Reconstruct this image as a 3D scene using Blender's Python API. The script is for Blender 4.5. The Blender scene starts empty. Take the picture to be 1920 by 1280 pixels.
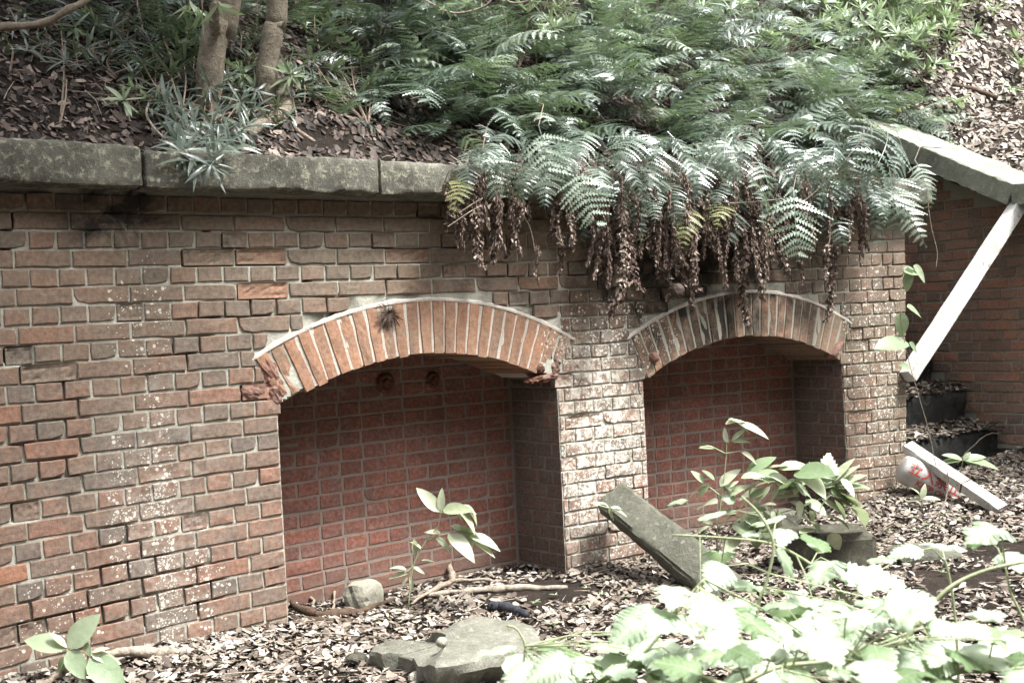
import bpy, bmesh, math, random
import numpy as np
from mathutils import Vector, Matrix
R = math.radians
random.seed(7); rng = np.random.default_rng(11)
S = bpy.context.scene
col = S.collection

# ------------------------------------------------------------------ camera
cam_d = bpy.data.cameras.new('camera'); cam = bpy.data.objects.new('camera', cam_d); col.objects.link(cam)
CX = np.array([0.79572353, -0.60364934, -0.04931069])
CU = np.array([0.05075725, -0.01466594, 0.99860333])
CF = np.array([0.60352942, 0.79711504, -0.01896954])
CP = np.array([-1.3855, -4.7770, 1.2807])
FPX = 2408.58
mw = Matrix.Identity(4)
for i in range(3):
    mw[i][0] = CX[i]; mw[i][1] = CU[i]; mw[i][2] = -CF[i]; mw[i][3] = CP[i]
cam.matrix_world = mw
cam_d.sensor_width = 36; cam_d.lens = 36 * FPX / 1920
cam_d.clip_start = 0.05; cam_d.clip_end = 400
cam_d.dof.use_dof = True; cam_d.dof.focus_distance = 5.4; cam_d.dof.aperture_fstop = 8.0
S.camera = cam

# ------------------------------------------------------------------ light
SUN_EL, SUN_AZ = 62, 150        # azimuth measured from +Y towards +X
world = bpy.data.worlds.new('World'); S.world = world; world.use_nodes = True
nt = world.node_tree; nt.nodes.clear()
sky = nt.nodes.new('ShaderNodeTexSky'); sky.sky_type = 'NISHITA'; sky.sun_disc = False
sky.sun_elevation = R(SUN_EL); sky.sun_rotation = R(SUN_AZ); sky.dust_density = 4.0; sky.air_density = 1.0
hs = nt.nodes.new('ShaderNodeHueSaturation'); hs.inputs['Saturation'].default_value = 0.18
bg = nt.nodes.new('ShaderNodeBackground'); bg.inputs['Strength'].default_value = 0.10
wo = nt.nodes.new('ShaderNodeOutputWorld')
nt.links.new(sky.outputs[0], hs.inputs['Color']); nt.links.new(hs.outputs[0], bg.inputs[0]); nt.links.new(bg.outputs[0], wo.inputs[0])
sd = bpy.data.lights.new('sun', 'SUN'); sd.energy = 1.5; sd.angle = R(11); sd.color = (1.0, 1.0, 0.975)
sun = bpy.data.objects.new('sun', sd); col.objects.link(sun)
sdir = Vector((math.sin(R(SUN_AZ)) * math.cos(R(SUN_EL)), math.cos(R(SUN_AZ)) * math.cos(R(SUN_EL)), math.sin(R(SUN_EL))))
sun.rotation_euler = sdir.to_track_quat('Z', 'Y').to_euler(); sun.location = (3, -6, 9)
S.view_settings.view_transform = 'Standard'; S.view_settings.look = 'None'
S.view_settings.exposure = 2.65; S.view_settings.gamma = 1.0; S.view_settings.use_curve_mapping = False
S.cycles.max_bounces = 6; S.cycles.diffuse_bounces = 1; S.cycles.transparent_max_bounces = 8

# ------------------------------------------------------------------ helpers
def ray(x, y):
    return CX * ((x - 960) / FPX) + CU * (-(y - 640) / FPX) + CF
def onY(x, y, Y=0.0):
    d = ray(x, y); return CP + d * ((Y - CP[1]) / d[1])
def onX(x, y, X):
    d = ray(x, y); return CP + d * ((X - CP[0]) / d[0])
def onZ(x, y, Z=0.0):
    d = ray(x, y); return CP + d * ((Z - CP[2]) / d[2])
def onD(x, y, D):
    return CP + ray(x, y) * D
def px_of(p):
    v = np.asarray(p, float) - CP
    w = v @ CF
    return (v @ CX) / w * FPX + 960, 640 - (v @ CU) / w * FPX, w

def _hash(ix, iy, s):
    h = (ix.astype(np.int64) * 374761393 + iy.astype(np.int64) * 668265263 + s * 1442695041) & 0x7fffffff
    h = ((h ^ (h >> 13)) * 1274126177) & 0x7fffffff
    return ((h ^ (h >> 16)) & 0xffff) / 65535.0
def vn(x, y, s=0):
    x = np.asarray(x, float); y = np.asarray(y, float)
    ix = np.floor(x); iy = np.floor(y); fx = x - ix; fy = y - iy
    fx = fx * fx * (3 - 2 * fx); fy = fy * fy * (3 - 2 * fy)
    ix = ix.astype(np.int64); iy = iy.astype(np.int64)
    a = _hash(ix, iy, s); b = _hash(ix + 1, iy, s); c = _hash(ix, iy + 1, s); d = _hash(ix + 1, iy + 1, s)
    return (a * (1 - fx) + b * fx) * (1 - fy) + (c * (1 - fx) + d * fx) * fy
def fbm(x, y, s=0, o=4):
    t = 0; a = .5
    for k in range(o):
        t = t + a * vn(np.asarray(x) * 2 ** k, np.asarray(y) * 2 ** k, s + k * 17); a *= .5
    return t

def tag(o, label=None, cat=None, group=None, kind=None):
    if label: o['label'] = label
    if cat: o['category'] = cat
    if group: o['group'] = group
    if kind: o['kind'] = kind
    return o
def link(name, data, parent=None):
    o = bpy.data.objects.new(name, data); col.objects.link(o)
    if parent is not None: o.parent = parent
    return o
def empty(name, loc, label, cat, group=None, rz=0):
    o = link(name, None); o.location = loc; o.rotation_euler = (0, 0, rz); o.empty_display_size = .1
    return tag(o, label, cat, group)
def mesh(name, v, f, m, smooth=False):
    me = bpy.data.meshes.new(name)
    me.from_pydata([tuple(map(float, p)) for p in v], [], [tuple(map(int, q)) for q in f])
    me.materials.append(m)
    if smooth: me.shade_smooth()
    me.update(); return me
def mesh_big(name, v, f, m, smooth=False, attr=None):
    """v (N,3), f (M,k) arrays"""
    me = bpy.data.meshes.new(name); v = np.asarray(v, np.float32); f = np.asarray(f, np.int32)
    me.vertices.add(len(v)); me.vertices.foreach_set('co', v.ravel())
    k = f.shape[1]
    me.loops.add(f.size); me.loops.foreach_set('vertex_index', f.ravel())
    me.polygons.add(len(f)); me.polygons.foreach_set('loop_start', np.arange(len(f), dtype=np.int32) * k)
    me.update(calc_edges=True)
    me.materials.append(m)
    if attr is not None:
        a = me.attributes.new('tint', 'FLOAT', 'POINT'); a.data.foreach_set('value', np.asarray(attr, np.float32))
    if smooth: me.shade_smooth()
    me.validate(); return me
def grid_faces(nx, ny, off=0):
    i = np.arange(nx - 1)[:, None] * ny + np.arange(ny - 1)[None, :]
    i = i.ravel() + off
    return np.stack([i, i + ny, i + ny + 1, i + 1], 1)
class MB:
    def __init__(s): s.v = []; s.f = []; s.a = []
    def add(s, v, f, t=0.0):
        n = len(s.v); s.v += [tuple(p) for p in v]; s.f += [tuple(i + n for i in q) for q in f]; s.a += [t] * len(v)
    def tube(s, pts, rad, sides=6, t=0.0, cap=True):
        pts = [Vector(p) for p in pts]; n = len(pts); rs = rad if hasattr(rad, '__len__') else [rad] * n
        v = []; f = []; up = Vector((0.13, 0.21, 1)).normalized(); prev = None
        for i, p in enumerate(pts):
            d = (pts[min(i + 1, n - 1)] - pts[max(i - 1, 0)]).normalized()
            if prev is None:
                a = d.cross(up)
                if a.length < .05: a = d.cross(Vector((1, 0, 0)))
            else: a = prev - d * prev.dot(d)
            a.normalize(); prev = a; b = d.cross(a)
            for k in range(sides):
                w = 2 * math.pi * k / sides; v.append(p + (a * math.cos(w) + b * math.sin(w)) * rs[i])
        for i in range(n - 1):
            for k in range(sides):
                k2 = (k + 1) % sides; f.append((i * sides + k, i * sides + k2, (i + 1) * sides + k2, (i + 1) * sides + k))
        if cap: f.append(tuple(range(sides))[::-1]); f.append(tuple((n - 1) * sides + k for k in range(sides)))
        s.add(v, f, t)
    def build(s, name, m, parent=None, smooth=False):
        me = mesh(name, s.v, s.f, m, smooth)
        a = me.attributes.new('tint', 'FLOAT', 'POINT'); a.data.foreach_set('value', s.a)
        return link(name, me, parent)
def spline(pts, n):
    pts = [np.array(p, float) for p in pts]; P = [2 * pts[0] - pts[1]] + pts + [2 * pts[-1] - pts[-2]]; out = []
    m = len(pts) - 1
    for k in range(n + 1):
        t = k / n * m; i = min(int(t), m - 1); t -= i; a, b, c, d = P[i:i + 4]
        out.append(.5 * ((2 * b) + (c - a) * t + (2 * a - 5 * b + 4 * c - d) * t * t + (-a + 3 * b - 3 * c + d) * t ** 3))
    return out

# ------------------------------------------------------------------ materials
class NT:
    def __init__(s, name):
        s.m = bpy.data.materials.new(name); s.m.use_nodes = True; s.t = s.m.node_tree; s.n = s.t.nodes; s.n.clear()
        s.out = s.n.new('ShaderNodeOutputMaterial')
    def L(s, a, b): s.t.links.new(a, b)
    def node(s, typ, ins=None, **kw):
        n = s.n.new(typ)
        for k, v in kw.items(): setattr(n, k, v)
        for k, v in (ins or {}).items():
            if hasattr(v, 'is_linked') or isinstance(v, bpy.types.NodeSocket): s.L(v, n.inputs[k])
            else: n.inputs[k].default_value = v
        return n
    def noise(s, vec, scale, det=4, rough=.55, dist=0):
        return s.node('ShaderNodeTexNoise', {'Vector': vec, 'Scale': scale, 'Detail': det, 'Roughness': rough, 'Distortion': dist})
    def ramp(s, fac, stops, interp='LINEAR'):
        r = s.n.new('ShaderNodeValToRGB'); e = r.color_ramp; e.interpolation = interp
        while len(e.elements) < len(stops): e.elements.new(.5)
        for el, (p, c) in zip(e.elements, stops): el.position = p; el.color = (c[0], c[1], c[2], 1) if hasattr(c, '__len__') else (c, c, c, 1)
        s.L(fac, r.inputs[0]); return r.outputs[0]
    def mix(s, fac, a, b, mode='MIX'):
        n = s.n.new('ShaderNodeMix'); n.data_type = 'RGBA'; n.blend_type = mode
        for sock, v in ((n.inputs[0], fac), (n.inputs[6], a), (n.inputs[7], b)):
            if isinstance(v, bpy.types.NodeSocket): s.L(v, sock)
            else: sock.default_value = v if not hasattr(v, '__len__') else (v[0], v[1], v[2], 1)
        return n.outputs[2]
    def math(s, op, a, b=0.0, c=0.0, clamp=False):
        n = s.n.new('ShaderNodeMath'); n.operation = op; n.use_clamp = clamp
        for i, v in enumerate((a, b, c)):
            if isinstance(v, bpy.types.NodeSocket): s.L(v, n.inputs[i])
            else: n.inputs[i].default_value = v
        return n.outputs[0]
    def mr(s, v, a, b, c=0.0, d=1.0):
        n = s.node('ShaderNodeMapRange', {'Value': v, 'From Min': a, 'From Max': b, 'To Min': c, 'To Max': d}); n.clamp = True
        return n.outputs[0]
    def pos(s):
        return s.node('ShaderNodeNewGeometry').outputs['Position']
    def blob(s, p, cx, cz, rx, rz):
        """soft elliptical patch on the wall plane"""
        sp = s.node('ShaderNodeSeparateXYZ', {0: p})
        dx = s.math('DIVIDE', s.math('SUBTRACT', sp.outputs[0], cx), rx); dz = s.math('DIVIDE', s.math('SUBTRACT', sp.outputs[2], cz), rz)
        r = s.math('ADD', s.math('MULTIPLY', dx, dx), s.math('MULTIPLY', dz, dz))
        return s.math('SUBTRACT', 1.0, r, clamp=True)
    def bump(s, h, st=.4, dist=.01, nrm=None):
        n = s.node('ShaderNodeBump', {'Height': h, 'Strength': st, 'Distance': dist})
        if nrm is not None: s.L(nrm, n.inputs['Normal'])
        return n.outputs[0]
    def pbr(s, colr, rough=.8, nrm=None, spec=.3, **k):
        b = s.node('ShaderNodeBsdfPrincipled')
        for key, v in (('Base Color', colr), ('Roughness', rough), ('Specular IOR Level', spec)):
            if isinstance(v, bpy.types.NodeSocket): s.L(v, b.inputs[key])
            else: b.inputs[key].default_value = v if not hasattr(v, '__len__') else (v[0], v[1], v[2], 1)
        if nrm is not None: s.L(nrm, b.inputs['Normal'])
        s.L(b.outputs[0], s.out.inputs[0]); return b

def lichen(N, p, base, dens=1.0):
    """white speckles (lime and lichen spots) in the patches where the wall has them"""
    m = None
    for (cx, cz, rx, rz, w) in ((.49, .56, .085, .62, 1.25), (.34, .62, .07, .36, .8), (.46, 1.36, .16, .26, .4), (.62, .26, .16, .22, .7), (.1, .2, .22, .3, .3), (2.77, .55, .36, .62, 1.5), (2.85, 1.15, .5, .25, .9), (4.95, .75, .4, .85, .8), (4.7, .9, .12, .6, .4)):
        b = N.math('MULTIPLY', N.blob(p, cx, cz, rx, rz), w)
        m = b if m is None else N.math('MAXIMUM', m, b)
    v = N.node('ShaderNodeTexVoronoi', {'Vector': p, 'Scale': 62.0, 'Randomness': 1.0})
    big = N.noise(p, 14, 3).outputs[0]
    sep = N.node('ShaderNodeSeparateColor', {0: v.outputs['Color']})
    keep = N.math('LESS_THAN', sep.outputs[0], N.math('MULTIPLY', N.math('MULTIPLY', m, N.mr(big, .35, .62)), 1.1))
    rad = N.math('MULTIPLY', N.math('ADD', sep.outputs[1], .35), .36)
    dot = N.math('LESS_THAN', v.outputs['Distance'], rad)
    v2 = N.node('ShaderNodeTexVoronoi', {'Vector': p, 'Scale': 150.0, 'Randomness': 1.0}); s2 = N.node('ShaderNodeSeparateColor', {0: v2.outputs['Color']})
    big2 = N.noise(p, 9, 4, .6, .8).outputs[0]
    k2 = N.math('LESS_THAN', s2.outputs[0], N.math('MULTIPLY', m, N.mr(big2, .42, .66)))
    d2 = N.math('LESS_THAN', v2.outputs['Distance'], N.math('MULTIPLY', N.math('ADD', s2.outputs[1], .4), .42))
    fac = N.math('MULTIPLY', N.math('MAXIMUM', N.math('MULTIPLY', keep, dot), N.math('MULTIPLY', k2, d2)), .62 * dens)
    return N.mix(fac, base, (.72, .72, .68))

def mat_brick(name, ramp, mode='OBJECT', film=True, dark=1.0):
    N = NT(name); p = N.pos()
    t = N.node('ShaderNodeAttribute', attribute_name='tint', attribute_type=mode).outputs['Fac']
    tc = N.node('ShaderNodeTexCoord').outputs['Object']
    off = N.node('ShaderNodeVectorMath', {0: p, 1: (0, 0, 0)}, operation='ADD').outputs[0]
    base = N.ramp(t, ramp)
    n1 = N.noise(off, 9, 5, .6, .6).outputs[0]; n2 = N.noise(off, 55, 4, .65).outputs[0]; n3 = N.noise(off, 260, 3, .6).outputs[0]
    c = N.mix(N.mr(n1, .42, .68), base, N.mix(.55, base, (.16, .13, .115)))
    c = N.mix(N.mr(n1, .5, .25, 0, .45), c, (.36, .17, .115))
    c = N.mix(N.mr(n2, .3, .8, 0, 1), N.mix(1.0, c, (.62, .6, .6), 'MULTIPLY'), N.mix(.12, c, (.8, .74, .68)))
    c = N.mix(N.mr(n3, .56, .72, 0, .5), c, (.10, .075, .065))
    c = N.mix(N.mr(n3, .36, .26, 0, .28), c, (.62, .56, .5))
    if film:
        big = N.noise(p, 1.6, 5, .62).outputs[0]
        # grey-olive weather film below the coping and on the right end of the wall
        sp = N.node('ShaderNodeSeparateXYZ', {0: p})
        up = N.mr(sp.outputs[2], .5, 1.7, .08, .72); rt = N.math('MULTIPLY', N.mr(sp.outputs[0], 2.6, 4.9, 0, .75), N.mr(sp.outputs[0], 5.5, 6.2, 1, .35))
        f = N.math('MULTIPLY', N.math('MAXIMUM', up, rt), N.mr(big, .32, .62, .35, 1), clamp=True)
        c = N.mix(f, c, N.mix(N.mr(n2, .3, .7), (.115, .098, .075), (.20, .175, .135)))
        # black run-off stain under the coping joint and the wet stain under the ferns
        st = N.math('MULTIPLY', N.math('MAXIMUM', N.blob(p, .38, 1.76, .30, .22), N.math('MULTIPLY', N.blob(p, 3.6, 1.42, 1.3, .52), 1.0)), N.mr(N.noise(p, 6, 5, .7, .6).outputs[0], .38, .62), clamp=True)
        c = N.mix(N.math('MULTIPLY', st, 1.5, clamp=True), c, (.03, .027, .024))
        # white lime bloom on the pier between the niches
        wb = N.math('MULTIPLY', N.math('MAXIMUM', N.blob(p, 2.72, .62, .42, .66), N.math('MULTIPLY', N.blob(p, .5, .6, .3, .7), .25)), N.mr(N.noise(p, 17, 4, .7, 1.0).outputs[0], .44, .6), clamp=True)
        c = N.mix(N.math('MULTIPLY', wb, .85), c, (.62, .62, .58))
        c = lichen(N, p, c)
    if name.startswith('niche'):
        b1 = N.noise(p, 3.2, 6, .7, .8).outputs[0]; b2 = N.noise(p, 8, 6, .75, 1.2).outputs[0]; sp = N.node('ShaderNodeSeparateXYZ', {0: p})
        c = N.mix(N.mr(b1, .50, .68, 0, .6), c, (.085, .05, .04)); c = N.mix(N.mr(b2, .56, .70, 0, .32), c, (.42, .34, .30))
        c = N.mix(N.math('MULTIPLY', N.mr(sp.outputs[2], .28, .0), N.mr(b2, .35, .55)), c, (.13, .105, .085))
    if dark != 1.0: c = N.mix(1.0, c, (dark, dark, dark), 'MULTIPLY')
    c = N.mix(1.0, c, (1.09, 1.04, .965) if film else (1.08, .98, .93), 'MULTIPLY')
    h = N.math('ADD', N.math('MULTIPLY', n2, .6), N.math('MULTIPLY', n3, .5))
    N.pbr(c, .88, N.bump(h, .65, .006), .25); return N.m
RAMP_F = [(0, (.15, .13, .12)), (.05, (.165, .14, .122)), (.12, (.195, .148, .122)), (.35, (.21, .145, .115)), (.6, (.225, .14, .108)), (.8, (.245, .145, .11)), (.9, (.27, .135, .095)), (.96, (.34, .16, .10)), (1, (.42, .20, .12))]
RAMP_A = [(0, (.20, .14, .10)), (.25, (.30, .175, .115)), (.5, (.40, .20, .12)), (.8, (.47, .215, .12)), (1, (.52, .26, .15))]
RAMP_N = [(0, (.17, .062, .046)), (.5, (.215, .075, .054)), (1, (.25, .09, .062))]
M = {}
M['brick'] = mat_brick('weathered_brick', RAMP_F)
M['brick_all'] = mat_brick('weathered_brick_joined', RAMP_F, 'GEOMETRY')
M['arch_brick'] = mat_brick('arch_brick', RAMP_A)
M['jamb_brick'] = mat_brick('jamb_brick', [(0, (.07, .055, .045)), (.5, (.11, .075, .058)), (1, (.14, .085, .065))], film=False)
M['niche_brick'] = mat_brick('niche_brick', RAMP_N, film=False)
M['wing_brick'] = mat_brick('wing_brick', [(0, (.15, .125, .10)), (.3, (.24, .175, .13)), (.6, (.29, .19, .135)), (.85, (.34, .21, .14)), (1, (.38, .18, .12))], film=False)
M['raw_brick'] = mat_brick('broken_brick', [(0, (.17, .085, .062)), (1, (.30, .15, .10))], film=False)

def mat_mortar(name, a, b, film=True):
    N = NT(name); p = N.pos(); n1 = N.noise(p, 3, 5, .6).outputs[0]; n2 = N.noise(p, 90, 4, .6).outputs[0]
    c = N.mix(N.mr(n1, .3, .7), a, b); c = N.mix(N.mr(n2, .35, .75, 0, .45), c, (.18, .16, .135))
    if film:
        sp = N.node('ShaderNodeSeparateXYZ', {0: p})
        rt = N.math('MAXIMUM', N.mr(sp.outputs[0], 2.4, 4.6, 0, .7), N.mr(sp.outputs[2], 1.45, 1.8, 0, .45))
        c = N.mix(N.math('MULTIPLY', rt, .8), c, (.21, .195, .16))
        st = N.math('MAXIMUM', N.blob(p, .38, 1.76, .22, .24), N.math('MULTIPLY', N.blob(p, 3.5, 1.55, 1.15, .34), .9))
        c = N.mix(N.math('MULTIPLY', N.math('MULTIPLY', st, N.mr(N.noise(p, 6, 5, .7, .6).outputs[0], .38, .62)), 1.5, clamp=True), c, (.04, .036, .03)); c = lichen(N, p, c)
    N.pbr(c, .95, N.bump(n2, .6, .006), .1); return N.m
M['mortar'] = mat_mortar('lime_mortar', (.49, .485, .41), (.35, .345, .285))
M['mortar_white'] = mat_mortar('white_arch_mortar', (.66, .61, .54), (.46, .41, .35), False)
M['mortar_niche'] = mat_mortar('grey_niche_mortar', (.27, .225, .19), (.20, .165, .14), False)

def mat_stone(name, a, b, light, moss=(.09, .10, .05), top=None, sc=1.0, lf=(.55, .72)):
    N = NT(name); p = N.pos()
    n1 = N.noise(p, 4 * sc, 6, .65, .4).outputs[0]; n2 = N.noise(p, 34 * sc, 8, .74, .3).outputs[0]; n3 = N.noise(p, 140, 4, .7).outputs[0]
    c = N.mix(N.mr(n1, .35, .65), a, b); c = N.mix(N.mr(n2, lf[0], lf[1]), c, light); c = N.mix(N.mr(n2, .45, .3, 0, .7), c, moss)
    c = N.mix(N.mr(n3, .5, .75, 0, .55), c, (.03, .028, .022))
    h = N.math('ADD', n2, N.math('MULTIPLY', n3, .5))
    N.pbr(c, .93, N.bump(h, .9, .012), .15); return N.m
M['coping'] = mat_stone('coping_stone', (.085, .082, .068), (.19, .185, .15), (.40, .39, .29), moss=(.06, .065, .045), lf=(.52, .66))
M['coping2'] = mat_stone('coping_stone_pale', (.20, .21, .165), (.34, .35, .28), (.5, .5, .42))
M['slab'] = mat_stone('mossy_concrete', (.085, .085, .065), (.15, .147, .115), (.27, .265, .225), moss=(.05, .055, .035))
M['flatrock'] = mat_stone('mossy_slab', (.13, .128, .10), (.225, .22, .18), (.38, .37, .32), moss=(.06, .063, .045))
M['rock'] = mat_stone('pale_rock', (.24, .23, .18), (.36, .345, .28), (.52, .5, .43), moss=(.17, .17, .12))
M['darkrock'] = mat_stone('dark_rock', (.05, .047, .035), (.09, .085, .065), (.17, .165, .13))
M['step'] = mat_stone('black_step_stone', (.018, .019, .018), (.045, .045, .042), (.15, .15, .135), moss=(.02, .02, .018), lf=(.57, .74))
def mat_soil():
    N = NT('forest_soil'); p = N.pos(); n1 = N.noise(p, 5, 6, .65).outputs[0]; n2 = N.noise(p, 45, 6, .75).outputs[0]
    c = N.mix(N.mr(n1, .3, .7), (.022, .018, .015), (.05, .038, .031)); c = N.mix(N.mr(n2, .56, .72), c, (.12, .09, .072))
    N.pbr(c, .96, N.bump(n2, 1.0, .03), .1); return N.m
M['soil'] = mat_soil()
def mat_litter(name, ramp):
    N = NT(name); t = N.node('ShaderNodeAttribute', attribute_name='tint', attribute_type='GEOMETRY').outputs['Fac']
    n = N.noise(N.pos(), 120, 3).outputs[0]; t = N.math('MULTIPLY', t, N.math('ADD', N.math('MULTIPLY', N.node('ShaderNodeObjectInfo').outputs['Random'], .7 if 'dead' in name else 0), .6 if 'dead' in name else 1.0)); c = N.ramp(t, ramp); c = N.mix(N.mr(n, .4, .75, 0, .5), c, N.mix(1.0, c, (.45, .4, .36), 'MULTIPLY'))
    N.pbr(c, .7, None, .35); return N.m
M['litter'] = mat_litter('leaf_litter', [(0, (.05, .036, .03)), (.25, (.13, .102, .08)), (.5, (.225, .187, .152)), (.78, (.34, .30, .255)), (.93, (.47, .43, .375)), (1, (.62, .59, .52))])
M['litter2'] = mat_litter('leaf_litter_shade', [(0, (.02, .015, .012)), (.45, (.06, .042, .034)), (.8, (.17, .125, .10)), (1, (.34, .27, .23))])  # darker copy of the litter, the bank's shade put into its colour
def mat_wood(name, a, b, rough=.85, st=.6):
    N = NT(name); tc = N.pos(); mp = N.node('ShaderNodeMapping', {0: tc}); mp.inputs['Scale'].default_value = (1, 1, 1)
    n = N.noise(mp.outputs[0], 22, 8, .74, 1.2).outputs[0]; n2 = N.noise(tc, 110, 4, .6).outputs[0]
    c = N.mix(N.mr(n, .35, .65), a, b); c = N.mix(N.mr(n2, .5, .8, 0, .6), c, (a[0] * .35, a[1] * .35, a[2] * .35))
    N.pbr(c, rough, N.bump(N.math('ADD', n, n2), st, .008), .2); return N.m
M['bark'] = mat_wood('smooth_bark', (.15, .125, .095), (.32, .275, .21), st=1.0)
M['twig'] = mat_wood('pale_twig', (.16, .125, .09), (.36, .30, .24))
M['drift'] = mat_wood('weathered_driftwood', (.15, .12, .09), (.44, .38, .31))
M['darkwood'] = mat_wood('rotten_wood', (.05, .035, .025), (.12, .075, .05))
N = NT('white_painted_timber'); p = N.pos(); n1 = N.noise(p, 5, 6, .7).outputs[0]; n2 = N.noise(p, 70, 6, .75).outputs[0]
c = N.mix(N.mr(n1, .35, .7), (.60, .59, .56), (.32, .31, .28)); c = N.mix(N.mr(n2, .56, .70), c, (.20, .175, .14)); c = N.mix(N.mr(N.noise(p, 16, 5, .7, 1.5).outputs[0], .60, .68, 0, .8), c, (.10, .085, .065))
N.pbr(c, .8, N.bump(n2, .6, .006), .2); M['white'] = N.m
M['char'] = mat_wood('blackened_wood', (.02, .02, .024), (.05, .05, .06), .6)
N = NT('white_plastic'); p = N.pos(); N.pbr(N.mix(N.mr(N.noise(p, 6, 4).outputs[0], .4, .75), (.46, .45, .43), (.22, .205, .18)), .6, None, .4); M['plastic'] = N.m
N = NT('red_lettering'); N.pbr((.42, .06, .045), .6); M['red'] = N.m
N = NT('rust'); N.pbr(N.mix(N.mr(N.noise(N.pos(), 60, 4).outputs[0], .4, .6), (.05, .025, .018), (.16, .07, .04)), .9); M['rust'] = N.m

def mat_leaf(name, c1, c2, rough=.4, trans=.35, under=None, spec=.5, veins=0, holes=False, mode='OBJECT'):
    N = NT(name); t = N.node('ShaderNodeObjectInfo').outputs['Random']
    a = N.node('ShaderNodeAttribute', attribute_name='tint', attribute_type='GEOMETRY').outputs['Fac']
    p = N.pos(); n = N.noise(p, 30, 4, .6).outputs[0]
    f = N.math('FRACT', N.math('ADD', t, a))
    c = N.mix(f, c1, c2); c = N.mix(N.mr(n, .35, .75, 0, .5), c, N.mix(1.0, c, (.55, .62, .5), 'MULTIPLY'))
    nb = N.bump(n, .35, .01)
    if veins:
        sp = N.node('ShaderNodeSeparateXYZ', {0: N.node('ShaderNodeTexCoord').outputs['Object']}); ay = N.math('ABSOLUTE', sp.outputs[1])
        w = N.math('PINGPONG', N.math('SUBTRACT', sp.outputs[0], N.math('MULTIPLY', ay, .75)), .065); ln = N.math('MAXIMUM', N.mr(w, .012, .004), N.mr(ay, .02, .008))
        c = N.mix(N.math('MULTIPLY', ln, .3), c, N.mix(.5, c, (.75, .8, .6))); nb = N.bump(ln, .15, .01, nb)
        sp2 = N.noise(p, 75, 3, .6).outputs[0]; c = N.mix(N.mr(sp2, .66, .72, 0, .6), c, (.22, .17, .08))
    d = N.pbr(c, rough, nb, spec)
    tr = N.node('ShaderNodeBsdfTranslucent', {'Color': N.mix(.35, c, (.25, .38, .08))})
    mx = N.node('ShaderNodeMixShader', {0: trans, 1: d.outputs[0], 2: tr.outputs[0]}); N.L(mx.outputs[0], N.out.inputs[0]); return N.m
M['fern'] = mat_leaf('fern_green', (.055, .085, .064), (.18, .23, .18), .30, .25, spec=1.0)
M['fern_pale'] = mat_leaf('fern_pale_green', (.23, .285, .22), (.38, .43, .35), .36, .3, spec=.8)
M['fern_yellow'] = mat_leaf('fern_yellow_green', (.16, .18, .06), (.28, .27, .12), .5, .35)
M['narrow'] = mat_leaf('narrow_leaf', (.075, .10, .08), (.18, .215, .17), .3, .2, spec=.8)
M['narrow_pale'] = mat_leaf('narrow_leaf_pale', (.20, .27, .15), (.36, .42, .28), .4, .3, spec=.6)
M['fore'] = mat_leaf('bramble_leaf', (.32, .42, .27), (.52, .59, .44), .42, .33, spec=.6, veins=1)
M['fore_dark'] = mat_leaf('bramble_leaf_under', (.13, .20, .09), (.24, .33, .17), .45, .4, veins=1)  # darker copy of the bramble leaf with shade put into the colour
M['sap'] = mat_leaf('sapling_leaf', (.36, .40, .25), (.52, .54, .40), .42, .3, spec=.6)
M['dead'] = mat_litter('dead_frond', [(0, (.06, .042, .032)), (.4, (.15, .105, .082)), (.75, (.27, .20, .16)), (1, (.46, .38, .31))])
M['stem'] = mat_wood('green_stem', (.22, .26, .13), (.36, .38, .24), .6, .2)
M['stem_brown'] = mat_wood('brown_stem', (.20, .15, .11), (.34, .27, .21), .7, .3)
M['fern_silver'] = mat_leaf('fern_silver_green', (.34, .43, .34), (.46, .54, .44), .4, .3, spec=.8)
M['crown'] = mat_leaf('tree_leaf', (.03, .06, .025), (.06, .10, .04), .45, .3)

# ------------------------------------------------------------------ shape of the brick wall (course and joint positions)
DZ = [0.01566, -0.02366, 0.03572, -0.01951, -0.02263, 0.00781, 0.01352, -0.06321, 0.02111, -0.00488]
def courseZ(X, n):
    """height of bed joint n (counted down from the coping) at X: the old courses sag and rise a little"""
    x = min(max(X, -.3), 5.3) / 3 - 1; m = min(max(n, 0), 24) / 12 - 1
    b = (1, x, m, x * m, x * x, m * m, x ** 3, x * x * m, x * m * m, m ** 3)
    return (25 - n) * .07 + sum(p * q for p, q in zip(DZ, b))
def jointX(u, z=1.2):
    v = min(max(u, -2), 46) / 20 - 1
    return .117 * u + .00565 + .10352 * v + .03243 * v * v - .11126 * v ** 3 + .00775 * (z - 1.2)
N1 = (1.012, 2.490); N2 = (3.050, 4.622)
ARCH = [dict(c=(1.755, -.385), r=1.52, n=N1, a=28.3, k=25), dict(c=(3.838, -.607), r=1.72, n=N2, a=26.2, k=25)]
RING = .255
def endX(z): return 5.168 + .062 * z
def intrados(X):
    for A in ARCH:
        if A['n'][0] <= X <= A['n'][1]: return A['c'][1] + math.sqrt(A['r'] ** 2 - (X - A['c'][0]) ** 2)
    return None
def in_ring(X, Z, pad=0):
    for A in ARCH:
        dx, dz = X - A['c'][0], Z - A['c'][1]; r = math.hypot(dx, dz)
        if A['r'] < r < A['r'] + RING - pad and abs(math.degrees(math.atan2(dx, dz))) < A['a']: return True
    return False
def is_open(X, Z):
    i = intrados(X); return i is not None and Z < i

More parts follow.
